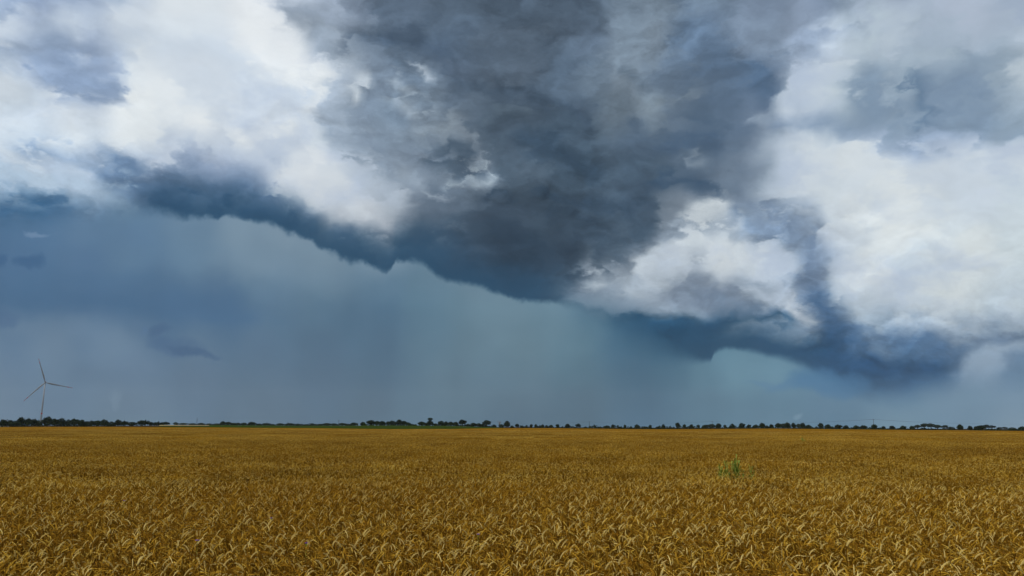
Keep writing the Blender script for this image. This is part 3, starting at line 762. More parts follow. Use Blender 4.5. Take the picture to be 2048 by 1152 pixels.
def stalk(rg, lod):
    """one wheat stalk nodding towards +x: vertices, triangles, colours"""
    V, Fc, Cl = [], [], []
    def add(v, f, c):
        n = sum(len(q) for q in V)
        V.append(np.asarray(v, float)); Fc.append(np.asarray(f) + n)
        Cl.append(np.tile(np.asarray(c, float), (len(v), 1)) * rg.uniform(0.88, 1.1))
    H = rg.uniform(0.70, 0.86)
    lean = rg.normal(0, 0.05, 2)
    ear_c, stem_c = EAR[rg.integers(4)], STEM[rg.integers(4)]
    L = rg.uniform(0.058, 0.080)                     # ear length
    ph0 = rg.uniform(0.05, 0.3)                      # angle from the vertical at the neck
    ph1 = rg.choice([rg.uniform(1.8, 2.5), rg.uniform(1.2, 1.8), rg.uniform(0.15, 0.7)], p=[0.62, 0.22, 0.16])
    ph2 = min(ph1 + rg.uniform(0.4, 1.0), 3.1)
    neck = rg.uniform(0.035, 0.07)
    # centre line: straight stem, bent neck, ear
    z0 = {0: 0.0, 1: 0.25, 2: 0.5}[lod]
    ns = {0: 4, 1: 2, 2: 1}[lod]
    P = [np.array([lean[0] * t, lean[1] * t, H * t]) for t in np.linspace(z0 / H, 1, ns + 1)]
    nn = {0: 5, 1: 3, 2: 2}[lod]
    wob = rg.normal(0, 0.12)
    def direc(ph): return np.array([math.sin(ph) * math.cos(wob), math.sin(ph) * math.sin(wob), math.cos(ph)])
    p = P[-1]
    for k in range(nn):
        p = p + direc(ph0 + (ph1 - ph0) * (k + 0.5) / nn) * neck / nn
        P.append(p)
    stem_n = len(P)
    ne = {0: 10, 1: 5, 2: 2}[lod]
    E, D = [p], []
    for k in range(ne):
        d = direc(ph1 + (ph2 - ph1) * (k + 0.5) / ne)
        D.append(d); p = p + d * L / ne
        E.append(p)
    side = np.array([-math.sin(wob), math.cos(wob), 0.0])
    # stem
    sr = 0.0017 if lod == 0 else 0.0022
    if lod < 2:
        v, f = [], []
        for i, q in enumerate(P):
            d = P[min(i + 1, stem_n - 1)] - P[max(i - 1, 0)]
            d = d / np.linalg.norm(d)
            w = np.cross(d, side)
            for k in range(3):
                a = 2 * math.pi * k / 3
                v.append(q + (side * math.cos(a) + w * math.sin(a)) * sr)
        for i in range(stem_n - 1):
            for k in range(3):
                k2 = (k + 1) % 3
                f += [(i * 3 + k, i * 3 + k2, i * 3 + 3 + k2), (i * 3 + k, i * 3 + 3 + k2, i * 3 + 3 + k)]
        add(v, f, stem_c)
    else:
        v, f = [], []
        for q in P: v += [q - side * 0.003, q + side * 0.003]
        for i in range(stem_n - 1): f += [(2 * i, 2 * i + 1, 2 * i + 3), (2 * i, 2 * i + 3, 2 * i + 2)]
        add(v, f, stem_c)
    # ear
    tw = rg.uniform(0, math.pi)
    if lod < 2:
        for k in range(ne):
            d = D[k]; w = np.cross(d, side)
            s1 = side * math.cos(tw) + w * math.sin(tw)
            s2 = -side * math.sin(tw) + w * math.cos(tw)
            taper = 0.62 + 0.38 * math.sin(math.pi * min(1, (k + 1.2) / (ne + 0.6)))
            ln = L / ne * (1.55 if lod == 0 else 1.25) * 0.62
            for sg in (-1, 1):
                ax = d * 0.93 + s1 * sg * 0.40
                ax /= np.linalg.norm(ax)
                c0 = E[k] + (d * (0.35 if sg > 0 else 0.75)) * L / ne + s1 * sg * 0.0026 * taper
                u1 = np.cross(ax, s2); u1 /= np.linalg.norm(u1)
                a_, b_ = 0.0021 * taper * (1.0 if lod == 0 else 1.3), 0.0030 * taper * (1.0 if lod == 0 else 1.25)
                add([c0 + ax * ln, c0 - ax * ln * 0.8, c0 + u1 * a_, c0 + s2 * b_, c0 - u1 * a_, c0 - s2 * b_], OCT_F,
                    ear_c * rg.uniform(0.86, 1.12))
    else:
        v = [E[0]]; m = (E[0] + E[-1]) / 2 * 0.35 + E[1] * 0.65
        w = np.cross(D[0], side)
        for a in (0, 1.57, 3.14, 4.71): v.append(m + (side * math.cos(a) + w * math.sin(a)) * 0.0065)
        v.append(E[-1])
        add(v, [(0, 1, 2), (0, 2, 3), (0, 3, 4), (0, 4, 1), (5, 2, 1), (5, 3, 2), (5, 4, 3), (5, 1, 4)], ear_c)
    # dry leaves
    for _ in range({0: 1, 1: 1, 2: 0}[lod]):
        hz = rg.uniform(0.42, 0.72) * H / 0.78
        a = rg.uniform(0, 2 * math.pi)
        o = np.array([math.cos(a), math.sin(a), 0.0]); sd = np.array([-o[1], o[0], 0.0])
        ln = rg.uniform(0.12, 0.24)
        rise, droop = rg.uniform(0.3, 0.9), rg.uniform(0.9, 2.2)
        v, f = [], []
        m_ = 5 if lod == 0 else 3
        for k in range(m_):
            t = k / (m_ - 1)
            q = np.array([lean[0], lean[1], 0]) * hz + o * ln * t * 0.7 + np.array([0, 0, hz + ln * (rise * t - droop * t * t)])
            wd = 0.0042 * (1 - t) ** 0.6 + 0.0006
            tws = sd * math.cos(t * 2) + np.array([0, 0, 1]) * math.sin(t * 2)
            v += [q - tws * wd, q + tws * wd]
        for k in range(m_ - 1): f += [(2 * k, 2 * k + 1, 2 * k + 3), (2 * k, 2 * k + 3, 2 * k + 2)]
        add(v, f, LEAF[rg.integers(3)])
    return np.concatenate(V), np.concatenate(Fc), np.concatenate(Cl)

def np_mesh(name, V, Fc, Cl, mat):
    me = bpy.data.meshes.new(name)
    me.vertices.add(len(V)); me.vertices.foreach_set('co', V.astype(np.float32).ravel())
    me.loops.add(Fc.size); me.loops.foreach_set('vertex_index', Fc.astype(np.int32).ravel())
    me.polygons.add(len(Fc)); me.polygons.foreach_set('loop_start', np.arange(0, Fc.size, 3, dtype=np.int32))
    ca = me.attributes.new('col', 'FLOAT_COLOR', 'POINT')
    ca.data.foreach_set('color', np.concatenate([Cl, np.ones((len(Cl), 1))], 1).astype(np.float32).ravel())
    me.materials.append(mat)
    me.update(calc_edges=True)
    return me

def yaw_of(rg, n):
    """bowing direction: all round, more of it to the right and towards the viewer"""
    return rg.vonmises(-0.5, 0.75, n)

proto_col = bpy.data.collections.new('wheat_kinds')
def proto(name, me):
    o = bpy.data.objects.new(name, me)
    proto_col.objects.link(o)
N0, N1, N2 = 16, 6, 3
for i in range(N0):
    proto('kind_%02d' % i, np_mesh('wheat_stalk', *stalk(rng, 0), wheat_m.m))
def patch_mesh(size, count, lod, name):
    lib = [stalk(rng, lod) for _ in range(24)]
    V, Fc, Cl, n = [], [], [], 0
    pos = rng.uniform(-size / 2, size / 2, (count, 2))
    yaw = yaw_of(rng, count)
    for k in range(count):
        v, f, c = lib[rng.integers(24)]
        s_, t_ = math.sin(yaw[k]), math.cos(yaw[k])
        sc_ = rng.uniform(0.9, 1.1)
        q = np.stack([v[:, 0] * t_ - v[:, 1] * s_, v[:, 0] * s_ + v[:, 1] * t_, v[:, 2]], 1) * sc_
        q[:, 0] += pos[k, 0]; q[:, 1] += pos[k, 1]
        V.append(q); Fc.append(f + n); n += len(v)
        Cl.append(c * rng.uniform(0.78, 1.15))
    return np_mesh(name, np.concatenate(V), np.concatenate(Fc), np.concatenate(Cl), wheat_m.m)
for i in range(N1):
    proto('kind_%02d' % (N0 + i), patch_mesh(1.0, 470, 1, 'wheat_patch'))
for i in range(N2):
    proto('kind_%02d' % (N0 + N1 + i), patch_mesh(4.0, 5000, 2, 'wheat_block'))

HALF = 58.0                     # the crop stands this far round to either side
NEAR1, NEAR2, NEAR3 = 15.0, 62.0, 260.0
pts = []                        # x, y, kind, yaw, scale, tilt x, tilt y
def pol0(a, r): return r * math.sin(R(a)), r * math.cos(R(a))
def in_field(x, y):
    a = np.degrees(np.arctan2(x, y)); r = np.hypot(x, y)
    return (np.abs(a) < HALF) & (r > 3.6) & (y > 2.4)
# tramlines left by the tractor: pairs of bare wheel tracks
p0, p1 = spot(1850, 420), spot(2060, 150)
TRACKS = [(p0.x, p0.y, p1.x, p1.y)]
p0, p1 = spot(520, 33), spot(1020, 34)
TRACKS.append((p0.x, p0.y, p1.x, p1.y))
def off_track(x, y, half):
    ok = np.ones(len(x), bool)
    for (x0, y0, x1, y1) in TRACKS[:1]:
        dx, dy = x1 - x0, y1 - y0
        l = math.hypot(dx, dy)
        d = ((x - x0) * dy - (y - y0) * dx) / l
        ok &= ~((np.abs(d - 0.9) < half) | (np.abs(d + 0.9) < half))
    return ok
area = NEAR1 * NEAR1 * 4
n = int(area * 560)
x, y = rng.uniform(-NEAR1, NEAR1, n // 2), rng.uniform(0, NEAR1, n // 2)
r = np.hypot(x, y)
k = in_field(x, y) & (r < NEAR1 + rng.normal(0, 0.3, len(x)))
x, y = x[k], y[k]
pts.append(np.stack([x, y, rng.integers(0, N0, len(x)), yaw_of(rng, len(x)), rng.uniform(0.90, 1.12, len(x)), rng.normal(0, 0.06, len(x)), rng.normal(0, 0.06, len(x))], 1))
gxs, gys = np.meshgrid(np.arange(-56, 56, 0.98), np.arange(0, NEAR2 + 1, 0.98))
x, y = gxs.ravel(), gys.ravel()
r = np.hypot(x, y)
k = in_field(x, y) & (r >= NEAR1 - 0.2) & (r < NEAR2)
x, y = x[k] + rng.uniform(-0.1, 0.1, k.sum()), y[k] + rng.uniform(-0.1, 0.1, k.sum())
pts.append(np.stack([x, y, N0 + rng.integers(0, N1, len(x)), rng.choice([-0.5, -0.2, 0.2, 0.5], len(x)), rng.uniform(0.93, 1.07, len(x)), rng.normal(0, 0.02, len(x)), rng.normal(0, 0.02, len(x))], 1))
gxs, gys = np.meshgrid(np.arange(-226, 226, 3.9), np.arange(0, NEAR3 + 1, 3.9))
x, y = gxs.ravel(), gys.ravel()
r = np.hypot(x, y)
k = in_field(x, y) & (r >= NEAR2 - 2) & (r < NEAR3) & off_track(x, y, 0.0)
x, y = x[k] + rng.uniform(-0.3, 0.3, k.sum()), y[k] + rng.uniform(-0.3, 0.3, k.sum())
pts.append(np.stack([x, y, N0 + N1 + rng.integers(0, N2, len(x)), rng.choice([0, math.pi / 2, math.pi, -math.pi / 2], len(x)), rng.uniform(0.95, 1.06, len(x)), np.zeros(len(x)), np.zeros(len(x))], 1))
pts = np.concatenate(pts)
# gentle swell of the crop height
swell = 1 + 0.035 * np.sin(pts[:, 0] * 0.31 + 1.3 * np.sin(pts[:, 1] * 0.13)) * np.sin(pts[:, 1] * 0.23 + 0.7)
pts[:, 4] *= swell
# places where the crop has sunk a little, seen as darker streaks
for (px_, py_, hw_) in ((700, 905, 70), (915, 890, 45), (560, 917, 40), (1760, 897, 60), (1300, 884, 60), (1960, 872, 70), (1930, 866, 90), (2010, 868, 60), (900, 875, 90), (300, 880, 80), (1180, 925, 50)):
    dd = ray(px_, py_)
    t_ = (CROP - EYE) / dd.z
    cx_, cy_ = dd.x * t_, dd.y * t_
    hx_ = hw_ / F_PX * cy_
    q_ = ((pts[:, 0] - cx_) / hx_) ** 2 + ((pts[:, 1] - cy_) / (0.9 + 0.03 * cy_)) ** 2
    pts[:, 4] *= 1 - 0.16 * np.clip(1.4 - q_, 0, 1)
keep = np.ones(len(pts), bool)
for _ in range(26):              # small gaps in the near crop
    a_, r_ = rng.uniform(-36, 36), rng.uniform(5.5, 15)
    cx_, cy_ = pol0(a_, r_)
    keep &= ((pts[:, 0] - cx_) ** 2 + ((pts[:, 1] - cy_) * 0.7) ** 2 > rng.uniform(0.08, 0.2) ** 2) | (pts[:, 2] >= N0)
pts = pts[keep]

# canopy of the far crop, too distant to tell the ears apart
far_m = MT('far_wheat', 0.9, 0.0)
fc = far_m.ramp(far_m.noise(0.03, 6, 0.6), [(0.3, (0.165, 0.080, 0.005)), (0.5, (0.215, 0.108, 0.008)), (0.7, (0.26, 0.14, 0.012))])
far_m.base(far_m.mul(fc, far_m.ramp(far_m.noise(2.5, 5), [(0.3, (0.7, 0.68, 0.62)), (0.7, (1.15, 1.15, 1.15))])))
far_m.bump(far_m.noise(3.0, 4), 0.6, 0.2)
azs = np.linspace(-HALF, HALF, 140)
sv, sf = [], []
NR = 46
for a in azs:
    r1 = float(wheat_edge(a)); r0 = 170.0
    for j in range(NR + 1):
        r = r0 * (r1 / r0) ** (j / NR)
        x, y = pol(a, r)
        sv.append((x, y, float(terr(x, y)) + 0.80 + 0.05 * math.sin(x * 0.11 + y * 0.05) * math.sin(y * 0.07)))
    x, y = pol(a, r1 + 0.3)
    sv.append((x, y, float(terr(x, y)) + 0.02))
m_ = NR + 2
for i in range(len(azs) - 1):
    for j in range(NR + 1):
        sf.append((i * m_ + j, i * m_ + j + 1, (i + 1) * m_ + j + 1, (i + 1) * m_ + j))
ns_ = len(sv)
pz = terr(pts[:, 0], pts[:, 1])
me = bpy.data.meshes.new('wheat')
me.from_pydata(sv + list(zip(pts[:, 0], pts[:, 1], pz)), [], sf)
me.materials.append(far_m.m)
tot = ns_ + len(pts)
def attr(nm, ty, vals):
    a_ = me.attributes.new(nm, ty, 'POINT')
    a_.data.foreach_set('vector' if ty == 'FLOAT_VECTOR' else 'value', vals)
kk = np.full(tot, -1, np.int32); kk[ns_:] = pts[:, 2]
attr('kind', 'INT', kk)
rot = np.zeros((tot, 3), np.float32); rot[ns_:, 0] = pts[:, 5]; rot[ns_:, 1] = pts[:, 6]; rot[ns_:, 2] = pts[:, 3]
attr('turn', 'FLOAT_VECTOR', rot.ravel())
ss = np.ones(tot, np.float32); ss[ns_:] = pts[:, 4]
attr('size', 'FLOAT', ss)
wheat = bpy.data.objects.new('wheat', me)
C.objects.link(wheat)
tag(wheat, 'ripe golden wheat with nodding ears filling the field', 'wheat', kind='stuff')
ng = bpy.data.node_groups.new('standing_crop', 'GeometryNodeTree')
ng.interface.new_socket('Geometry', in_out='INPUT', socket_type='NodeSocketGeometry')
ng.interface.new_socket('Geometry', in_out='OUTPUT', socket_type='NodeSocketGeometry')
gi = ng.nodes.new('NodeGroupInput'); go = ng.nodes.new('NodeGroupOutput')
def named(nm, ty):
    q = ng.nodes.new('GeometryNodeInputNamedAttribute'); q.data_type = ty
    q.inputs[0].default_value = nm
    return q.outputs[0]
ci = ng.nodes.new('GeometryNodeCollectionInfo')
ci.inputs['Collection'].default_value = proto_col
ci.inputs['Separate Children'].default_value = True
ci.inputs['Reset Children'].default_value = True
ip = ng.nodes.new('GeometryNodeInstanceOnPoints')
ip.inputs['Pick Instance'].default_value = True
cmp_ = ng.nodes.new('FunctionNodeCompare'); cmp_.data_type = 'INT'; cmp_.operation = 'GREATER_EQUAL'
kind_s = named('kind', 'INT')
ng.links.new(kind_s, cmp_.inputs[2]); cmp_.inputs[3].default_value = 0
ng.links.new(cmp_.outputs[0], ip.inputs['Selection'])
ng.links.new(gi.outputs[0], ip.inputs['Points'])
ng.links.new(ci.outputs[0], ip.inputs['Instance'])
ng.links.new(kind_s, ip.inputs['Instance Index'])
e2r = ng.nodes.new('FunctionNodeEulerToRotation')
ng.links.new(named('turn', 'FLOAT_VECTOR'), e2r.inputs[0])
ng.links.new(e2r.outputs[0], ip.inputs['Rotation'])
ng.links.new(named('size', 'FLOAT'), ip.inputs['Scale'])
jn = ng.nodes.new('GeometryNodeJoinGeometry')
ng.links.new(gi.outputs[0], jn.inputs[0])
ng.links.new(ip.outputs[0], jn.inputs[0])
ng.links.new(jn.outputs[0], go.inputs[0])
md_ = wheat.modifiers.new('crop', 'NODES'); md_.node_group = ng
print('wheat points', len(pts))
#--WHEATEND--
# ------------------------------------------------------------------ trees
leaf_m = MT('foliage', 0.9, 0.03)
la = leaf_m.n('ShaderNodeAttribute', attribute_name='col')
lo_ = leaf_m.n('ShaderNodeObjectInfo')
leaf_m.base(leaf_m.mul(la.outputs['Color'], leaf_m.ramp(lo_.outputs['Random'], [(0, (0.75, 0.8, 0.8)), (0.5, (1, 1, 1)), (1, (1.15, 1.2, 0.9))])))
bark_m = simple('bark', (0.05, 0.038, 0.026), (0.10, 0.08, 0.06), 6.0, 0.9, 0.1)
dead_m = simple('bare_wood', (0.16, 0.14, 0.12), (0.26, 0.23, 0.20), 6.0, 0.9, 0.1)

def crown_mesh(rg, lobes, n, leaf):
    """leaf sprays through a crown made of several lobes (unit tree: height 1, width 1)"""
    L_ = np.array([l[:3] for l in lobes]); S_ = np.array([l[3:] for l in lobes])
    wt_ = np.prod(S_, 1) ** 0.8; wt_ /= wt_.sum()
    k = rg.choice(len(lobes), n, p=wt_)
    d = rg.normal(0, 1, (n, 3)); d /= np.linalg.norm(d, axis=1)[:, None]
    rad = rg.uniform(0.45, 1.0, n) ** 0.5 * (1 + 0.10 * rg.normal(0, 1, n))
    c = L_[k] + d * S_[k] * rad[:, None]
    a = rg.normal(0, 1, (n, 3)); a /= np.linalg.norm(a, axis=1)[:, None]
    b = np.cross(a, rg.normal(0, 1, (n, 3))); b /= np.linalg.norm(b, axis=1)[:, None]
    sz = leaf * rg.uniform(0.6, 1.5, n)[:, None]
    V = np.stack([c - a * sz, c + b * sz * 0.6, c + a * sz, c - b * sz * 0.6], 1).reshape(-1, 3)
    i = np.arange(n)[:, None] * 4
    Fc = np.concatenate([i + [0, 1, 2], i + [0, 2, 3]])
    col = np.array([0.018, 0.031, 0.010]) * rg.uniform(0.55, 1.5, n)[:, None] * np.array([1, 1, 1])
    col[:, 0] *= rg.uniform(0.8, 1.3, n)
    return np_mesh('crown', V, Fc, np.repeat(col, 4, 0), leaf_m.m)

def limbs(mb, rg, base, lobes, r0):
    for l in lobes:
        p = Vector(base); q = Vector(l[:3])
        m1 = p.lerp(q, 0.5) + Vector((rg.normal(0, .03), rg.normal(0, .03), rg.normal(0, .02)))
        mb.tube([p, m1, q], [r0, r0 * 0.6, r0 * 0.2], 5)

def tree_kind(rg, lobes, n, leaf, fork, r0):
    cm = crown_mesh(rg, lobes, n, leaf)
    mb = MB()
    mb.tube([(0, 0, -0.03), (0.01, 0, fork * 0.5), (0, 0.01, fork)], [r0 * 1.4, r0, r0 * 0.85], 7)
    limbs(mb, rg, (0, 0.01, fork - 0.02), lobes, r0 * 0.6)
    me = bpy.data.meshes.new('trunk'); me.from_pydata(mb.v, [], mb.f); me.materials.append(bark_m)
    return cm, me

trg = np.random.default_rng(5)
def lobes_round(rg, k, zc, zr, w):
    out = [(0, 0, zc, w * 0.36, w * 0.36, zr * 0.9)]
    for i in range(k):
        a = 2 * math.pi * i / k + rg.uniform(-.3, .3)
        rr = rg.uniform(0.18, 0.27) * w
        out.append((rr * math.cos(a), rr * math.sin(a), zc + rg.uniform(-.5, .35) * zr, rg.uniform(.18, .26) * w, rg.uniform(.18, .26) * w, rg.uniform(.35, .55) * zr))
    out.append((rg.uniform(-.06, .06), rg.uniform(-.06, .06), zc + zr * 0.62, .17 * w, .17 * w, zr * .36))
    return out
KINDS = {}
for nm, cfg in dict(
        round=(7, 0.54, 0.44, 1.0, 1500, .045, .22, .035), broad=(9, 0.56, 0.40, 1.06, 1500, .048, .25, .04),
        egg=(6, 0.56, 0.42, 0.96, 1300, .045, .24, .035), bush=(7, 0.44, 0.50, 1.05, 1100, .05, .12, .03)).items():
    k_, zc, zr, w_, n_, lf, fk, r0 = cfg
    KINDS[nm] = [tree_kind(trg, lobes_round(trg, k_, zc, zr, w_), n_, lf, fk, r0) for _ in range(3)]
# wide spreading crown on a bare stem, and a tall one with a separate upper head
KINDS['spread'] = [tree_kind(trg, [(-.2, .05, .62, .26, .22, .16), (.2, -.05, .68, .28, .24, .18), (0, .1, .8, .26, .24, .18), (.05, -.1, .5, .22, .2, .14), (-.28, 0, .42, .16, .16, .12), (.3, .05, .46, .15, .15, .1)], 1300, .045, .34, .04) for _ in range(2)]
KINDS['head'] = [tree_kind(trg, [(0.02, 0, .84, .26, .26, .15), (-.03, 0, .62, .17, .17, .14), (.02, 0, .36, .42, .36, .24), (-.2, 0, .28, .25, .22, .18), (.22, 0, .28, .24, .22, .18)], 1500, .045, .3, .035)]
bare = MB()
bare.tube([(0, 0, -.03), (.02, 0, .3), (0, 0, .5)], [.035, .028, .022], 6)
for i in range(16):
    a = trg.uniform(0, 2 * math.pi); z = trg.uniform(.3, .55)
    q = Vector((math.cos(a) * trg.uniform(.2, .45), math.sin(a) * trg.uniform(.2, .45), trg.uniform(.6, 1.0)))
    p = Vector((0, 0, z)); m1 = p.lerp(q, .5) + Vector((0, 0, -.04))
    bare.tube([p, m1, q], [.016, .011, .004], 4)
    for _ in range(3):
        t = trg.uniform(.4, .9); b0 = p.lerp(q, t)
        bare.tube([b0, b0 + Vector((trg.normal(0, .1), trg.normal(0, .1), trg.uniform(.03, .15)))], [.007, .003], 3)
bare_me = bpy.data.meshes.new('trunk'); bare_me.from_pydata(bare.v, [], bare.f); bare_me.materials.append(dead_m)

ORD = ['first', 'second', 'third', 'fourth', 'fifth', 'sixth', 'seventh', 'eighth', 'ninth', 'tenth', 'eleventh', 'twelfth', 'thirteenth', 'fourteenth', 'fifteenth', 'sixteenth', 'seventeenth', 'eighteenth', 'nineteenth', 'twentieth', 'twenty-first', 'twenty-second', 'twenty-third', 'twenty-fourth', 'twenty-fifth', 'twenty-sixth', 'twenty-seventh', 'twenty-eighth', 'twenty-ninth', 'thirtieth']
ADJ = dict(round='round dark tree', broad='broad dark tree', egg='small egg-shaped tree', bush='low bushy tree', spread='spreading tree with open crown', head='tall tree with separate top crown', bare='leafless grey tree')
tree_n = 0
def plant(px, top, w, r, kind, label, group):
    """a tree whose crown reaches photo row `top` when seen r metres away in column px"""
    global tree_n
    base = spot(px, r)
    a, e = azel(px, top)
    h = EYE + r * math.tan(R(e)) - base.z
    depth = r * math.cos(R(az_of(px)))
    wd = w / F_PX * depth * (1.22 if px < 340 else 1.1)
    if kind == 'bare':
        t = empty('tree', base, tree_n * 1.7)
        t.scale = (wd, wd, h)
        o = bpy.data.objects.new('trunk', bare_me); C.objects.link(o); o.parent = t
    else:
        cm, tm = KINDS[kind][tree_n % len(KINDS[kind])]
        t = empty('tree', base, tree_n * 2.399)
        t.scale = (wd, wd, h)
        o = bpy.data.objects.new('crown', cm); C.objects.link(o); o.parent = t
        o = bpy.data.objects.new('trunk', tm); C.objects.link(o); o.parent = t
    tag(t, label, 'tree', group)
    tree_n += 1
    return t

def grove(trees, where, group, runs=None):
    """trees from left to right; `where` names the landmark they are counted from"""
    for i, (px, top, w, r, kind) in enumerate(sorted(trees)):
        plant(px, top, w, r, kind, '%s, %s %s' % (ADJ[kind], ORD[i], where), group)

A, Bd, Eg, Bu, Sp, Hd = 'round', 'broad', 'egg', 'bush', 'spread', 'head'
grove([(5,838,15,850,A),(19,839,15,850,Bd),(30,840,13,860,Bu),(41,833,15,850,A),(55.5,835.5,15,855,A),(67,837,13,900,Bd),(76,838.5,11,905,Bu)],
      'from the left photo edge, before the turbine tower', 'grove beside the wind turbine')
grove([(94,832,20,850,A),(108,836,13,845,Bd),(121,835.5,18,850,A),(135,837.5,14,855,Bu),(148,836.5,18,850,Bd),(162,838.5,14,850,A),(172,841,12,850,Bu),(181,840.5,13,850,A),(194,840,16,850,Bd),(207,838,16,855,A),(222,842,16,850,Bu),(235,838.5,12,860,A),(247,842,15,850,Bd),(262,843,15,850,Bu),(284,840,20,850,A),(300,843.5,14,850,Bd),(312,844.5,12,860,Bu),(331,843.5,16,860,A)],
      'tree right of the wind turbine tower', 'grove beside the wind turbine')
grove([(320,845,10,1900,A),(351,844,12,1900,A),(366,845.5,20,1900,Bd),(385,846,18,1900,Bd)], 'of the hazy trees before the thin mast', 'hazy trees around the thin mast')
grove([(402,845.5,18,1900,A),(418,846.5,16,1900,Bd),(432,846.5,16,1900,A)], 'of the hazy trees past the thin mast', 'hazy trees around the thin mast')
grove([(445,842,12,1000,A),(456,843,14,1000,Bd),(466,845,11,1000,Bu),(475,845,12,1000,A),(487,844.5,11,1000,Bu),(503,843,17,1000,A)], 'in the dark clump right of the thin mast', 'clump right of the thin mast')
grove([(518,847.5,13,1250,Bd),(529,846,11,1250,A),(536,846,8,1250,Eg),(544,847.5,11,1250,Bu),(560,846,15,1300,Bd),(580,846,22,1300,Bd),(596,847,14,1300,A),(612,848,20,1350,Bu),(626,847.5,15,1350,Bd),(640,847.5,17,1350,A),(653,845.5,17,1350,Bd),(668,846.5,16,1350,A),(685,845.5,17,1350,Bd),(696,847,14,1350,Bu),(707,844.5,17,1300,A)],
      'in the low wood left of the green field groves', 'low wood at the far edge of the green field')
grove([(726,843,12,800,Bu),(742,839.5,19,800,Bd),(754,841,12,805,A),(764,841.5,14,800,Bd),(775,842.5,10,810,Sp),(784,840.5,16,800,A),(798,838.5,16,800,A),(808,841,14,805,Bd),(817,844,12,810,Bu),(829,848.5,11,830,Bu)],
      'in the left grove behind the green field', 'left grove behind the green field')
grove([(843,842.5,16,800,Bd),(853,845,12,810,Bu),(860,835.5,17,800,Hd),(871,846,10,805,Bu),(882,841,15,800,Bd),(892,842.5,11,805,A),(901,842.5,12,800,Bd),(911,843,13,800,A),(925,839,17,800,Sp),(936,847,11,800,Bu),(947,845,14,800,Bd),(957,846,13,800,A),(965,847,11,800,Bu),(973,840,17,800,Sp),(988,848.5,11,810,Bu)],
      'in the right grove behind the green field', 'right grove behind the green field')
plant(998, 841, 10, 815, 'bare', 'leafless grey tree standing between two bushy trees', None)
grove([(1003,847.5,12,810,Bu),(1014,841,14,815,A),(1024,850.5,8,820,Bu)], 'just right of the leafless tree', 'trees beside the leafless tree')
row1 = [(1034.5,847,10,A),(1044,850.5,8,Bu),(1053,850,5.5,Eg),(1062.5,848,7,Eg),(1072,848,8,A),(1080,849.5,7,Bu),(1085.5,848.5,7,Eg),(1093,850,6.5,Eg),(1102,849,9,Bd),(1115,848,9,Eg),(1135,847,12,A),(1156.5,847,11,Sp),(1171,852.5,7,Bu)]
grove([(x_, y_, w_, 900, k_) for x_, y_, w_, k_ in row1], 'in the field-edge row left of the first power pole', 'row of trees along the far edge of the wheat')
row2 = [(1180,851.5,6,Eg),(1190,851,6,Eg),(1200,852.5,10,Bu),(1214,850.5,13,Bd),(1226,848.5,8,Eg),(1240,852.5,10,Bu),(1250,849,7,Eg),(1262,852,6,Eg),(1274,848,10,A),(1288,852,11,Bu),(1300.5,849,7,Eg),(1317,852,9,Bu),(1327,848,9,A),(1341,852.5,6,Bu),(1355.7,844.5,11,Eg),(1369,848,8,Eg),(1383,848,10,A),(1396.5,849,8,Eg),(1408,851,8,Bu)]
grove([(x_, y_, w_, 900, k_) for x_, y_, w_, k_ in row2], 'in the field-edge row between the first and second power poles', 'row of trees along the far edge of the wheat')
row3 = [(1437,846,13,A),(1450,849,7,Eg),(1464.5,847,12,A),(1483.5,845.5,14,A),(1498,848.5,10,Eg),(1511.5,848.5,11,Bd),(1524.5,845,13,A),(1534,850,9,Bu),(1543,848,11,Eg),(1557,845.5,14,Bd),(1575,844,14,A),(1587.5,845,11,A),(1606,845,12,A),(1617,849,12,Bd),(1633,852,7,Bu),(1641.5,845.5,12,Eg),(1656,848,13,Bd),(1677,848.5,15,Bd),(1692,850,12,A),(1712,850,12,A),(1727,850,14,Bd)]
grove([(x_, y_, w_, 900, k_) for x_, y_, w_, k_ in row3], 'in the field-edge row between the second and tallest power poles', 'row of trees along the far edge of the wheat')
row4 = [(1748,848,13,A),(1767,852,9,Eg),(1785,851.5,14,Sp),(1806,851,13,A),(1824,851,11,A),(1920,848,13,A),(1940,851,10,A),(1952,851.5,10,Bu),(1961,850,16,Bd),(2024,854,18,Bu),(2044,852,14,Bd)]
grove([(x_, y_, w_, 900, k_) for x_, y_, w_, k_ in row4], 'counting right from the tallest power pole, field-edge row', 'row of trees along the far edge of the wheat')
grove([(1412,849,14,1800,Bd),(1424,847.5,16,1800,A)], 'of the hazy pair around the second power pole', 'hazy distant trees')
grove([(1566,846.5,14,1800,Bd),(1597,847,10,1800,A)], 'of the hazy trees between the second and tallest poles', 'hazy distant trees')
grove([(1835,849,13,1750,Bd),(1848,846.5,18,1750,Sp),(1862,846.5,18,1750,Sp),(1875,849,17,1750,Bd),(1889,850,15,1750,Sp),(1902,853,15,1750,Bu)], 'in the hazy grove before the lone dark tree', 'hazy distant trees')
grove([(1972,849,15,1750,Sp),(1984,850.5,13,1750,Sp),(1999,854,12,1750,Bd),(2009,853.5,11,1750,Bd)], 'of the hazy trees near the right photo edge', 'hazy distant trees')

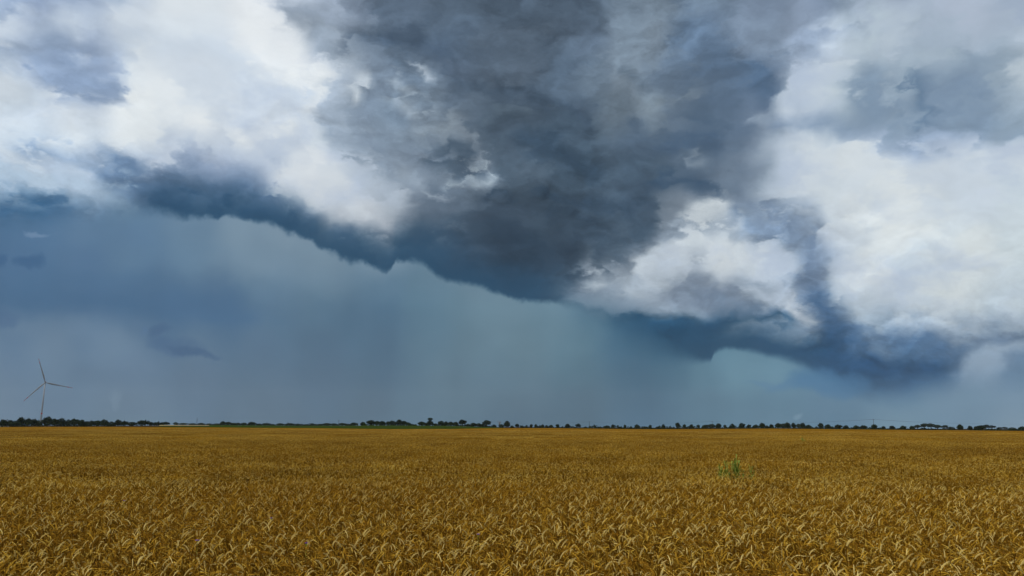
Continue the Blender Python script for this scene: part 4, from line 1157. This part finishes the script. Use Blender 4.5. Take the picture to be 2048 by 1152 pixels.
# low hedges that close the gaps under the trees
def hedge(px0, px1, r, h, label):
    n_ = max(8, int((px1 - px0) * r / F_PX / 1.2))
    base = spot((px0 + px1) / 2, r)
    V, Fc, Cl = [], [], []
    rg = trg
    m_ = n_ * 14
    xs_ = rg.uniform(px0, px1, m_)
    aa = np.interp(xs_, [px0, px1], [az_of(px0), az_of(px1)])
    rr = r + rg.normal(0, 1.2, m_)
    x_, y_ = rr * np.sin(np.radians(aa)), rr * np.cos(np.radians(aa))
    hh = h * (0.75 + 0.35 * np.sin(xs_ * 0.21) * np.sin(xs_ * 0.077 + 1) + 0.15 * np.sin(xs_ * 0.9))
    z_ = terr(x_, y_) + rg.uniform(0, 1, m_) ** 0.7 * hh
    c = np.stack([x_, y_, z_], 1) - np.array(base)
    a_ = rg.normal(0, 1, (m_, 3)); a_ /= np.linalg.norm(a_, axis=1)[:, None]
    b_ = np.cross(a_, rg.normal(0, 1, (m_, 3))); b_ /= np.linalg.norm(b_, axis=1)[:, None]
    sz = rg.uniform(0.35, 0.8, m_)[:, None]
    V = np.stack([c - a_ * sz, c + b_ * sz, c + a_ * sz, c - b_ * sz], 1).reshape(-1, 3)
    i = np.arange(m_)[:, None] * 4
    Fc = np.concatenate([i + [0, 1, 2], i + [0, 2, 3]])
    col = np.array([0.017, 0.029, 0.010]) * rg.uniform(0.55, 1.4, m_)[:, None]
    o = bpy.data.objects.new('hedge', np_mesh('hedge', V, Fc, np.repeat(col, 4, 0), leaf_m.m))
    C.objects.link(o); o.location = base
    tag(o, label, 'hedge', 'dark hedges along the far fields')
hedge(-60, 170, 835, 6.0, 'dark hedge at the foot of the grove below the wind turbine')
hedge(170, 330, 835, 4.5, 'dark hedge at the foot of the grove right of the turbine')
hedge(436, 512, 985, 3.0, 'dark hedge under the clump right of the thin mast')
hedge(512, 716, 1230, 4.0, 'dark hedge under the low wood left of the green field groves')
hedge(720, 832, 792, 2.6, 'dark hedge under the left grove behind the green field')
hedge(838, 990, 792, 2.6, 'dark hedge under the right grove behind the green field')
hedge(1040, 1178, 890, 2.6, 'dark hedge under the tree row left of the first power pole')
hedge(1178, 1420, 890, 4.0, 'dark hedge under the tree row between the first and second power poles')
hedge(1420, 1745, 890, 3.4, 'dark hedge under the tree row between the second and tallest poles')
hedge(1745, 1910, 890, 2.4, 'dark hedge under the trees right of the tallest power pole')
hedge(1946, 2120, 890, 2.4, 'dark hedge running out past the right photo edge')

# ------------------------------------------------------------------ wind turbine
white_m = simple('turbine_white', (0.27, 0.28, 0.28), (0.32, 0.33, 0.32), 0.2, 0.45, 0.4)
red_m = simple('warning_red', (0.42, 0.03, 0.025), (0.50, 0.045, 0.03), 0.5, 0.5, 0.4)
grey_m = simple('nacelle_grey', (0.22, 0.23, 0.24), (0.30, 0.31, 0.32), 0.5, 0.5, 0.4)
TR = 2450.0
tb = spot(80.0, TR)
hub_z = EYE + TR * math.tan(R(azel(86, 765)[1])) - tb.z
aim = math.atan2(-tb.x, -tb.y)                    # towards the camera
turb = empty('wind_turbine', tb, -aim)            # local +y looks at the camera
tag(turb, 'tall white wind turbine with red-banded blades behind the grove', 'wind turbine')
def trad(z): return 2.3 + (1.2 - 2.3) * z / hub_z
mb = MB(); mb.tube([(0, 0, z) for z in (-1, 10, hub_z * 0.5, hub_z - 1.6)], [trad(0), trad(10), trad(hub_z * .5), trad(hub_z)], 20)
tower = mb.build('tower', white_m, turb, True)
bz = EYE + TR * math.tan(R(azel(79, 827)[1])) - tb.z
mb = MB(); mb.tube([(0, 0, bz - 1.6), (0, 0, bz + 1.6)], [trad(bz - 1.6) + .06, trad(bz + 1.6) + .06], 20)
mb.build('red_band', red_m, tower, True)
mb = MB()
mb.tube([(0, -8.5, hub_z), (0, -8.0, hub_z), (0, -3, hub_z + .1), (0, 2.2, hub_z), (0, 3.0, hub_z)], [1.2, 1.8, 2.1, 1.9, 1.5], 12)
mb.box((-1.3, -7.5, hub_z + 1.9), (1.3, -4.5, hub_z + 3.0))
nac = mb.build('nacelle', grey_m, turb, False)
mb = MB(); mb.box((-2.0, -6.6, hub_z + 3.02), (2.0, -6.2, hub_z + 4.0))
mb.build('cooler', red_m, nac)
mb = MB(); mb.tube([(0, 3.02, hub_z), (0, 4.2, hub_z), (0, 5.4, hub_z), (0, 6.0, hub_z)], [1.5, 1.7, 1.2, .3], 14)
mb.build('hub', grey_m, turb, True)
BL = 57.5 * TR / 2100
def blade_ring(t):
    ch = np.interp(t, [0, .04, .2, .6, .97, 1], [2.2, 2.2, 4.2, 2.4, 1.1, .25])
    th = np.interp(t, [0, .04, .2, .6, 1], [2.0, 1.9, .9, .4, .1])
    tw = R(np.interp(t, [0, .2, 1], [14, 11, 0]))
    pts_ = []
    for k in range(10):
        a = 2 * math.pi * k / 10
        x, y = ch / 2 * math.cos(a) - ch * .12 * min(1, t * 5), th / 2 * math.sin(a)
        pts_.append((x * math.cos(tw) - y * math.sin(tw), x * math.sin(tw) + y * math.cos(tw) + t * t * 1.8))
    return pts_
def blade_piece(t0, t1, n_, grow=0.0):
    v, f = [], []
    for i in range(n_ + 1):
        t = t0 + (t1 - t0) * i / n_
        for (x, y) in blade_ring(t):
            v.append((x * (1 + grow), y * (1 + grow), 1.2 + t * BL))
    for i in range(n_):
        for k in range(10):
            f.append((i * 10 + k, i * 10 + (k + 1) % 10, (i + 1) * 10 + (k + 1) % 10, (i + 1) * 10 + k))
    f.append(tuple(reversed(range(10)))); f.append(tuple(n_ * 10 + k for k in range(10)))
    return v, f
for ang in (109, 229, 349):
    v, f = blade_piece(0, 1, 18)
    b_ = mesh_obj('blade', v, f, white_m, turb, True)
    b_.location = (0, 4.4, hub_z)
    # camera looks along local -y, so its right is local -x
    b_.rotation_euler = (0, R(ang - 90), 0)
    for t0, t1 in ((.80, .87), (.94, 1.0)):
        v, f = blade_piece(t0, t1, 3, 0.03)
        mesh_obj('red_band', v, f, red_m, b_, True)

# ------------------------------------------------------------------ poles and cables
wood_m = simple('pole_wood', (0.05, 0.045, 0.04), (0.09, 0.08, 0.07), 2.0, 0.9, 0.1)
steel_m = simple('mast_steel', (0.10, 0.11, 0.12), (0.16, 0.17, 0.18), 2.0, 0.6, 0.4)
def power_pole(px, top, r, label, cross):
    b = spot(px, r)
    h = EYE + r * math.tan(R(azel(px, top)[1])) - b.z
    t = empty('power_pole', b, -R(az_of(px)))
    tag(t, label, 'power pole', 'power poles behind the field')
    mb = MB(); mb.tube([(0, 0, -.5), (0, 0, h)], [.24, .17], 8); mb.build('pole', wood_m, t, True)
    mb = MB(); mb.box((-cross, -.34, h - .9), (cross, -.18, h - .72)); arm = mb.build('crossarm', wood_m, t)
    for x_ in (-cross * .9, 0, cross * .9):
        mb = MB(); mb.tube([(x_, -.26, h - .71), (x_, -.26, h - .55), (x_, -.26, h - .35)], [.03, .09, .05], 6)
        mb.build('insulator', steel_m, arm, True)
    return b, h
PO = [power_pole(1179, 843, 1290, 'dark power pole rising from the tree row, left of the three', 1.1),
      power_pole(1425, 842, 1180, 'dark power pole rising above the hazy pair of trees, middle of the three', 1.1),
      power_pole(1748, 838, 960, 'tallest power pole, standing in the tree row at the right', 1.1)]
b4 = spot(2270, 760)
ends = [spot(990, 1420) + Vector((0, 0, 10.5))] + [Vector((b.x, b.y, b.z + h - .35)) for b, h in PO] + [b4 + Vector((0, 0, 8.0))]
for k, off in enumerate((-1.0, 0.0, 1.0)):
    mb = MB()
    path = []
    for i in range(len(ends) - 1):
        p, q = ends[i], ends[i + 1]
        for j in range(24 if i < len(ends) - 2 else 25):
            t = j / 24
            path.append(p.lerp(q, t) + Vector((off, 0, -4 * 3.2 * t * (1 - t))))
    org = path[0].copy()
    mb.tube([p - org for p in path], .035, 4)
    o = mb.build('power_cable', steel_m, None, True); o.location = org
    tag(o, ['thin dark cable on the left insulators of the power poles', 'thin dark cable on the middle insulators of the power poles', 'thin dark cable on the right insulators of the power poles'][k], 'cable', 'cables between the power poles')

b = spot(393, 2900); h = EYE + 2900 * math.tan(R(azel(393, 835)[1])) - b.z
t = empty('radio_mast', b); tag(t, 'thin dark radio mast above the hazy trees left of the clump', 'mast')
mb = MB(); mb.tube([(0, 0, -1), (0, 0, h * .8), (0, 0, h)], [.9, .7, .3], 6); mb.build('mast', steel_m, t)
mb = MB(); mb.tube([(-1.2, 0, h * .78), (1.2, 0, h * .78)], .5, 6); mb.build('antenna', steel_m, t)
b = spot(677, 1650); h = EYE + 1650 * math.tan(R(azel(677, 840)[1])) - b.z
t = empty('utility_pole', b); tag(t, 'small utility pole with crossbar above the low wood', 'utility pole')
mb = MB(); mb.tube([(0, 0, -.5), (0, 0, h)], [.4, .3], 6); mb.build('pole', wood_m, t)
mb = MB(); mb.box((-1.6, -.5, h - 1.0), (1.6, -.32, h - .6)); mb.build('crossarm', wood_m, t)

# ------------------------------------------------------------------ farmhouse at the left edge
tile_m = simple('roof_tiles', (0.20, 0.04, 0.02), (0.30, 0.07, 0.035), 1.5, 0.8, 0.2)
wall_m = simple('white_plaster', (0.70, 0.69, 0.66), (0.80, 0.79, 0.76), 1.0, 0.8, 0.2)
b = spot(8.5, 857); ht = empty('house', b, -R(az_of(8.5)) + R(70))
tag(ht, 'small house with red roof and white gable half hidden in the grove', 'house')
mb = MB()
mb.add([(-4,-2.5,0),(4,-2.5,0),(4,2.5,0),(-4,2.5,0),(-4,-2.5,3.0),(4,-2.5,3.0),(4,2.5,3.0),(-4,2.5,3.0),(-4,0,5.6),(4,0,5.6)],
       [(0,1,5,4),(2,3,7,6),(3,0,4,8,7),(1,2,6,9,5),(0,3,2,1)])
wl = mb.build('wall', wall_m, ht)
mb = MB()
for sg in (-1, 1):
    mb.add([(-4.3, sg*2.9, 2.62), (4.3, sg*2.9, 2.62), (4.3, 0, 5.72), (-4.3, 0, 5.72), (-4.3, sg*2.9, 2.82), (4.3, sg*2.9, 2.82), (4.3, 0, 5.92), (-4.3, 0, 5.92)],
           [(0,1,2,3),(4,7,6,5),(0,4,5,1),(1,5,6,2),(3,2,6,7),(0,3,7,4)])
rf = mb.build('roof', tile_m, ht)
mb = MB(); mb.box((1.2, -.3, 5.2), (1.8, .3, 6.7)); mb.build('chimney', tile_m, rf)
glass_m = simple('window_glass', (0.03, 0.04, 0.05), (0.05, 0.06, 0.07), 1.0, 0.15, 0.5)
for x_ in (-2.4, 0, 2.4):
    mb = MB(); mb.box((x_-.5, -2.56, 1.0), (x_+.5, -2.503, 2.2)); mb.build('window', glass_m, wl)
for y_ in (-1.2, 1.2):
    mb = MB(); mb.box((-4.06, y_-.4, 1.0), (-4.003, y_+.4, 2.2)); mb.build('window', glass_m, wl)

# ------------------------------------------------------------------ weeds and flowers in the crop
weed_m = simple('weed_green', (0.19, 0.26, 0.025), (0.34, 0.40, 0.06), 9.0, 0.7, 0.25)
weed_d = simple('dock_brown', (0.035, 0.018, 0.008), (0.07, 0.035, 0.014), 9.0, 0.8, 0.2)
def field_at(px, py):
    """point of the crop surface seen at a photo pixel"""
    d = ray(px, py)
    t = (CROP - EYE) / d.z
    x, y = d.x * t, d.y * t
    return Vector((x, y, float(terr(x, y))))
def weed(px, py, h, w, n_, label, mat, group, leafy=True):
    t = empty('weed_plant', field_at(px, py), px)
    tag(t, label, 'weed', group)
    rg = np.random.default_rng(int(px))
    st, lv = MB(), MB()
    for i in range(n_):
        a = rg.uniform(0, 6.28); rr = w * rg.uniform(.1, .5)
        top = Vector((math.cos(a) * rr, math.sin(a) * rr, h * rg.uniform(.8, 1.05)))
        foot = top * 0.25; foot.z = -.02
        mid = foot.lerp(top, .5) + Vector((rg.normal(0, .02), rg.normal(0, .02), 0))
        st.tube([foot, mid, top], [.006, .005, .002], 5)
        for j in range(22 if leafy else 14):
            tt = rg.uniform(.3, 1.0)
            p = foot.lerp(mid, tt * 2) if tt < .5 else mid.lerp(top, tt * 2 - 1)
            b2 = rg.uniform(0, 6.28)
            ln = (.17 if leafy else .035) * (1.15 - tt * .6) * rg.uniform(.7, 1.3)
            o_ = Vector((math.cos(b2), math.sin(b2), 0))
            sd = Vector((-o_.y, o_.x, 0))
            up = rg.uniform(.9, 2.2)
            pts_ = [p, p + o_ * ln * .5 + Vector((0, 0, ln * up * .6)), p + o_ * ln + Vector((0, 0, ln * up * .6))]
            lv.strip(pts_, [.003, ln * .11, .001], sd)
    st.build('stem', mat, t)
    lv.build('leaf_cluster' if leafy else 'seed_cluster', mat, t)
weed(1446, 952, 1.14, .32, 10, 'narrower of two green weeds rising side by side above the wheat', weed_m, 'green weeds in the wheat')
weed(1471, 952, 1.20, .38, 14, 'bushier of two green weeds rising side by side above the wheat', weed_m, 'green weeds in the wheat')
weed(1503, 950, 1.02, .22, 4, 'short thin green weed just right of the two tall weeds', weed_m, 'green weeds in the wheat')
weed(1608, 884, 1.18, .5, 12, 'lone small dark green weed far out in the wheat', weed_m, 'green weeds in the wheat')
weed(597, 943, 1.08, .16, 6, 'dark brown dried weed standing among the wheat in mid field', weed_d, 'dark dried weeds in the wheat', False)
weed(493, 970, 1.0, .14, 5, 'dark dried weed nearer and left of the mid-field one', weed_d, 'dark dried weeds in the wheat', False)

blue_m = simple('cornflower_blue', (0.08, 0.06, 0.42), (0.13, 0.10, 0.52), 30.0, 0.6, 0.2)
violet_m = simple('cornflower_heart', (0.12, 0.02, 0.25), (0.20, 0.04, 0.35), 30.0, 0.6, 0.2)
def cornflower(px, py, size, label):
    p = field_at(px, py)
    t = empty('cornflower', p, px)
    tag(t, label, 'cornflower', 'blue cornflowers in the wheat')
    h = CROP + 0.06
    mb = MB(); mb.tube([(0, 0, -.02), (.01, 0, h * .5), (0, 0, h)], [.0025, .002, .0015], 5); mb.build('stem', weed_m, t)
    mb = MB(); mb.tube([(0, 0, h - .012), (0, 0, h), (0, 0, h + .012)], [.003, .007, .004], 6); mb.build('calyx', weed_m, t)
    mb = MB(); mb.tube([(0, 0, h + .0121), (0, 0, h + .02), (0, 0, h + .026)], [.004, .006, .002], 6); mb.build('heart', violet_m, t)
    for i in range(9):
        a = i * 6.283 / 9
        o_ = Vector((math.cos(a), math.sin(a), 0)); sd = Vector((-o_.y, o_.x, 0))
        mb = MB()
        q0 = Vector((0, 0, h + .012)) + o_ * .004
        mb.strip([q0, q0 + o_ * size * .55 + Vector((0, 0, size * .35)), q0 + o_ * size + Vector((0, 0, size * .55))], [.002, size * .20, size * .30], sd)
        mb.build('petal', blue_m, t)
cornflower(394, 1100, .020, 'brightest blue cornflower low at the left among the ears')
cornflower(541, 1051, .013, 'blue cornflower farthest back among the wheat ears')
cornflower(612, 1105, .012, 'blue cornflower between the brightest one and the middle of the photo')
cornflower(247, 1013, .014, 'violet-blue cornflower farthest left in the wheat')
cornflower(956, 1086, .012, 'violet-blue cornflower near the middle of the photo bottom')

# ------------------------------------------------------------------ haze
hz = bpy.data.materials.new('damp_air')
hz.use_nodes = True
ht_ = hz.node_tree
for n_ in list(ht_.nodes):
    if n_.type == 'BSDF_PRINCIPLED': ht_.nodes.remove(n_)
pv = ht_.nodes.new('ShaderNodeVolumePrincipled')
pv.inputs['Color'].default_value = (0.62, 0.72, 0.80, 1)
pv.inputs['Density'].default_value = 3.2e-5
pv.inputs['Anisotropy'].default_value = 0.0
ht_.links.new(pv.outputs[0], ht_.nodes['Material Output'].inputs['Volume'])
mb = MB(); mb.box((-5300, -5300, -3.0), (5300, 5300, 240.0))
haze = mb.build('haze', hz)
haze.display_type = 'WIRE'
tag(haze, 'pale damp air over the whole plain', 'haze', kind='stuff')
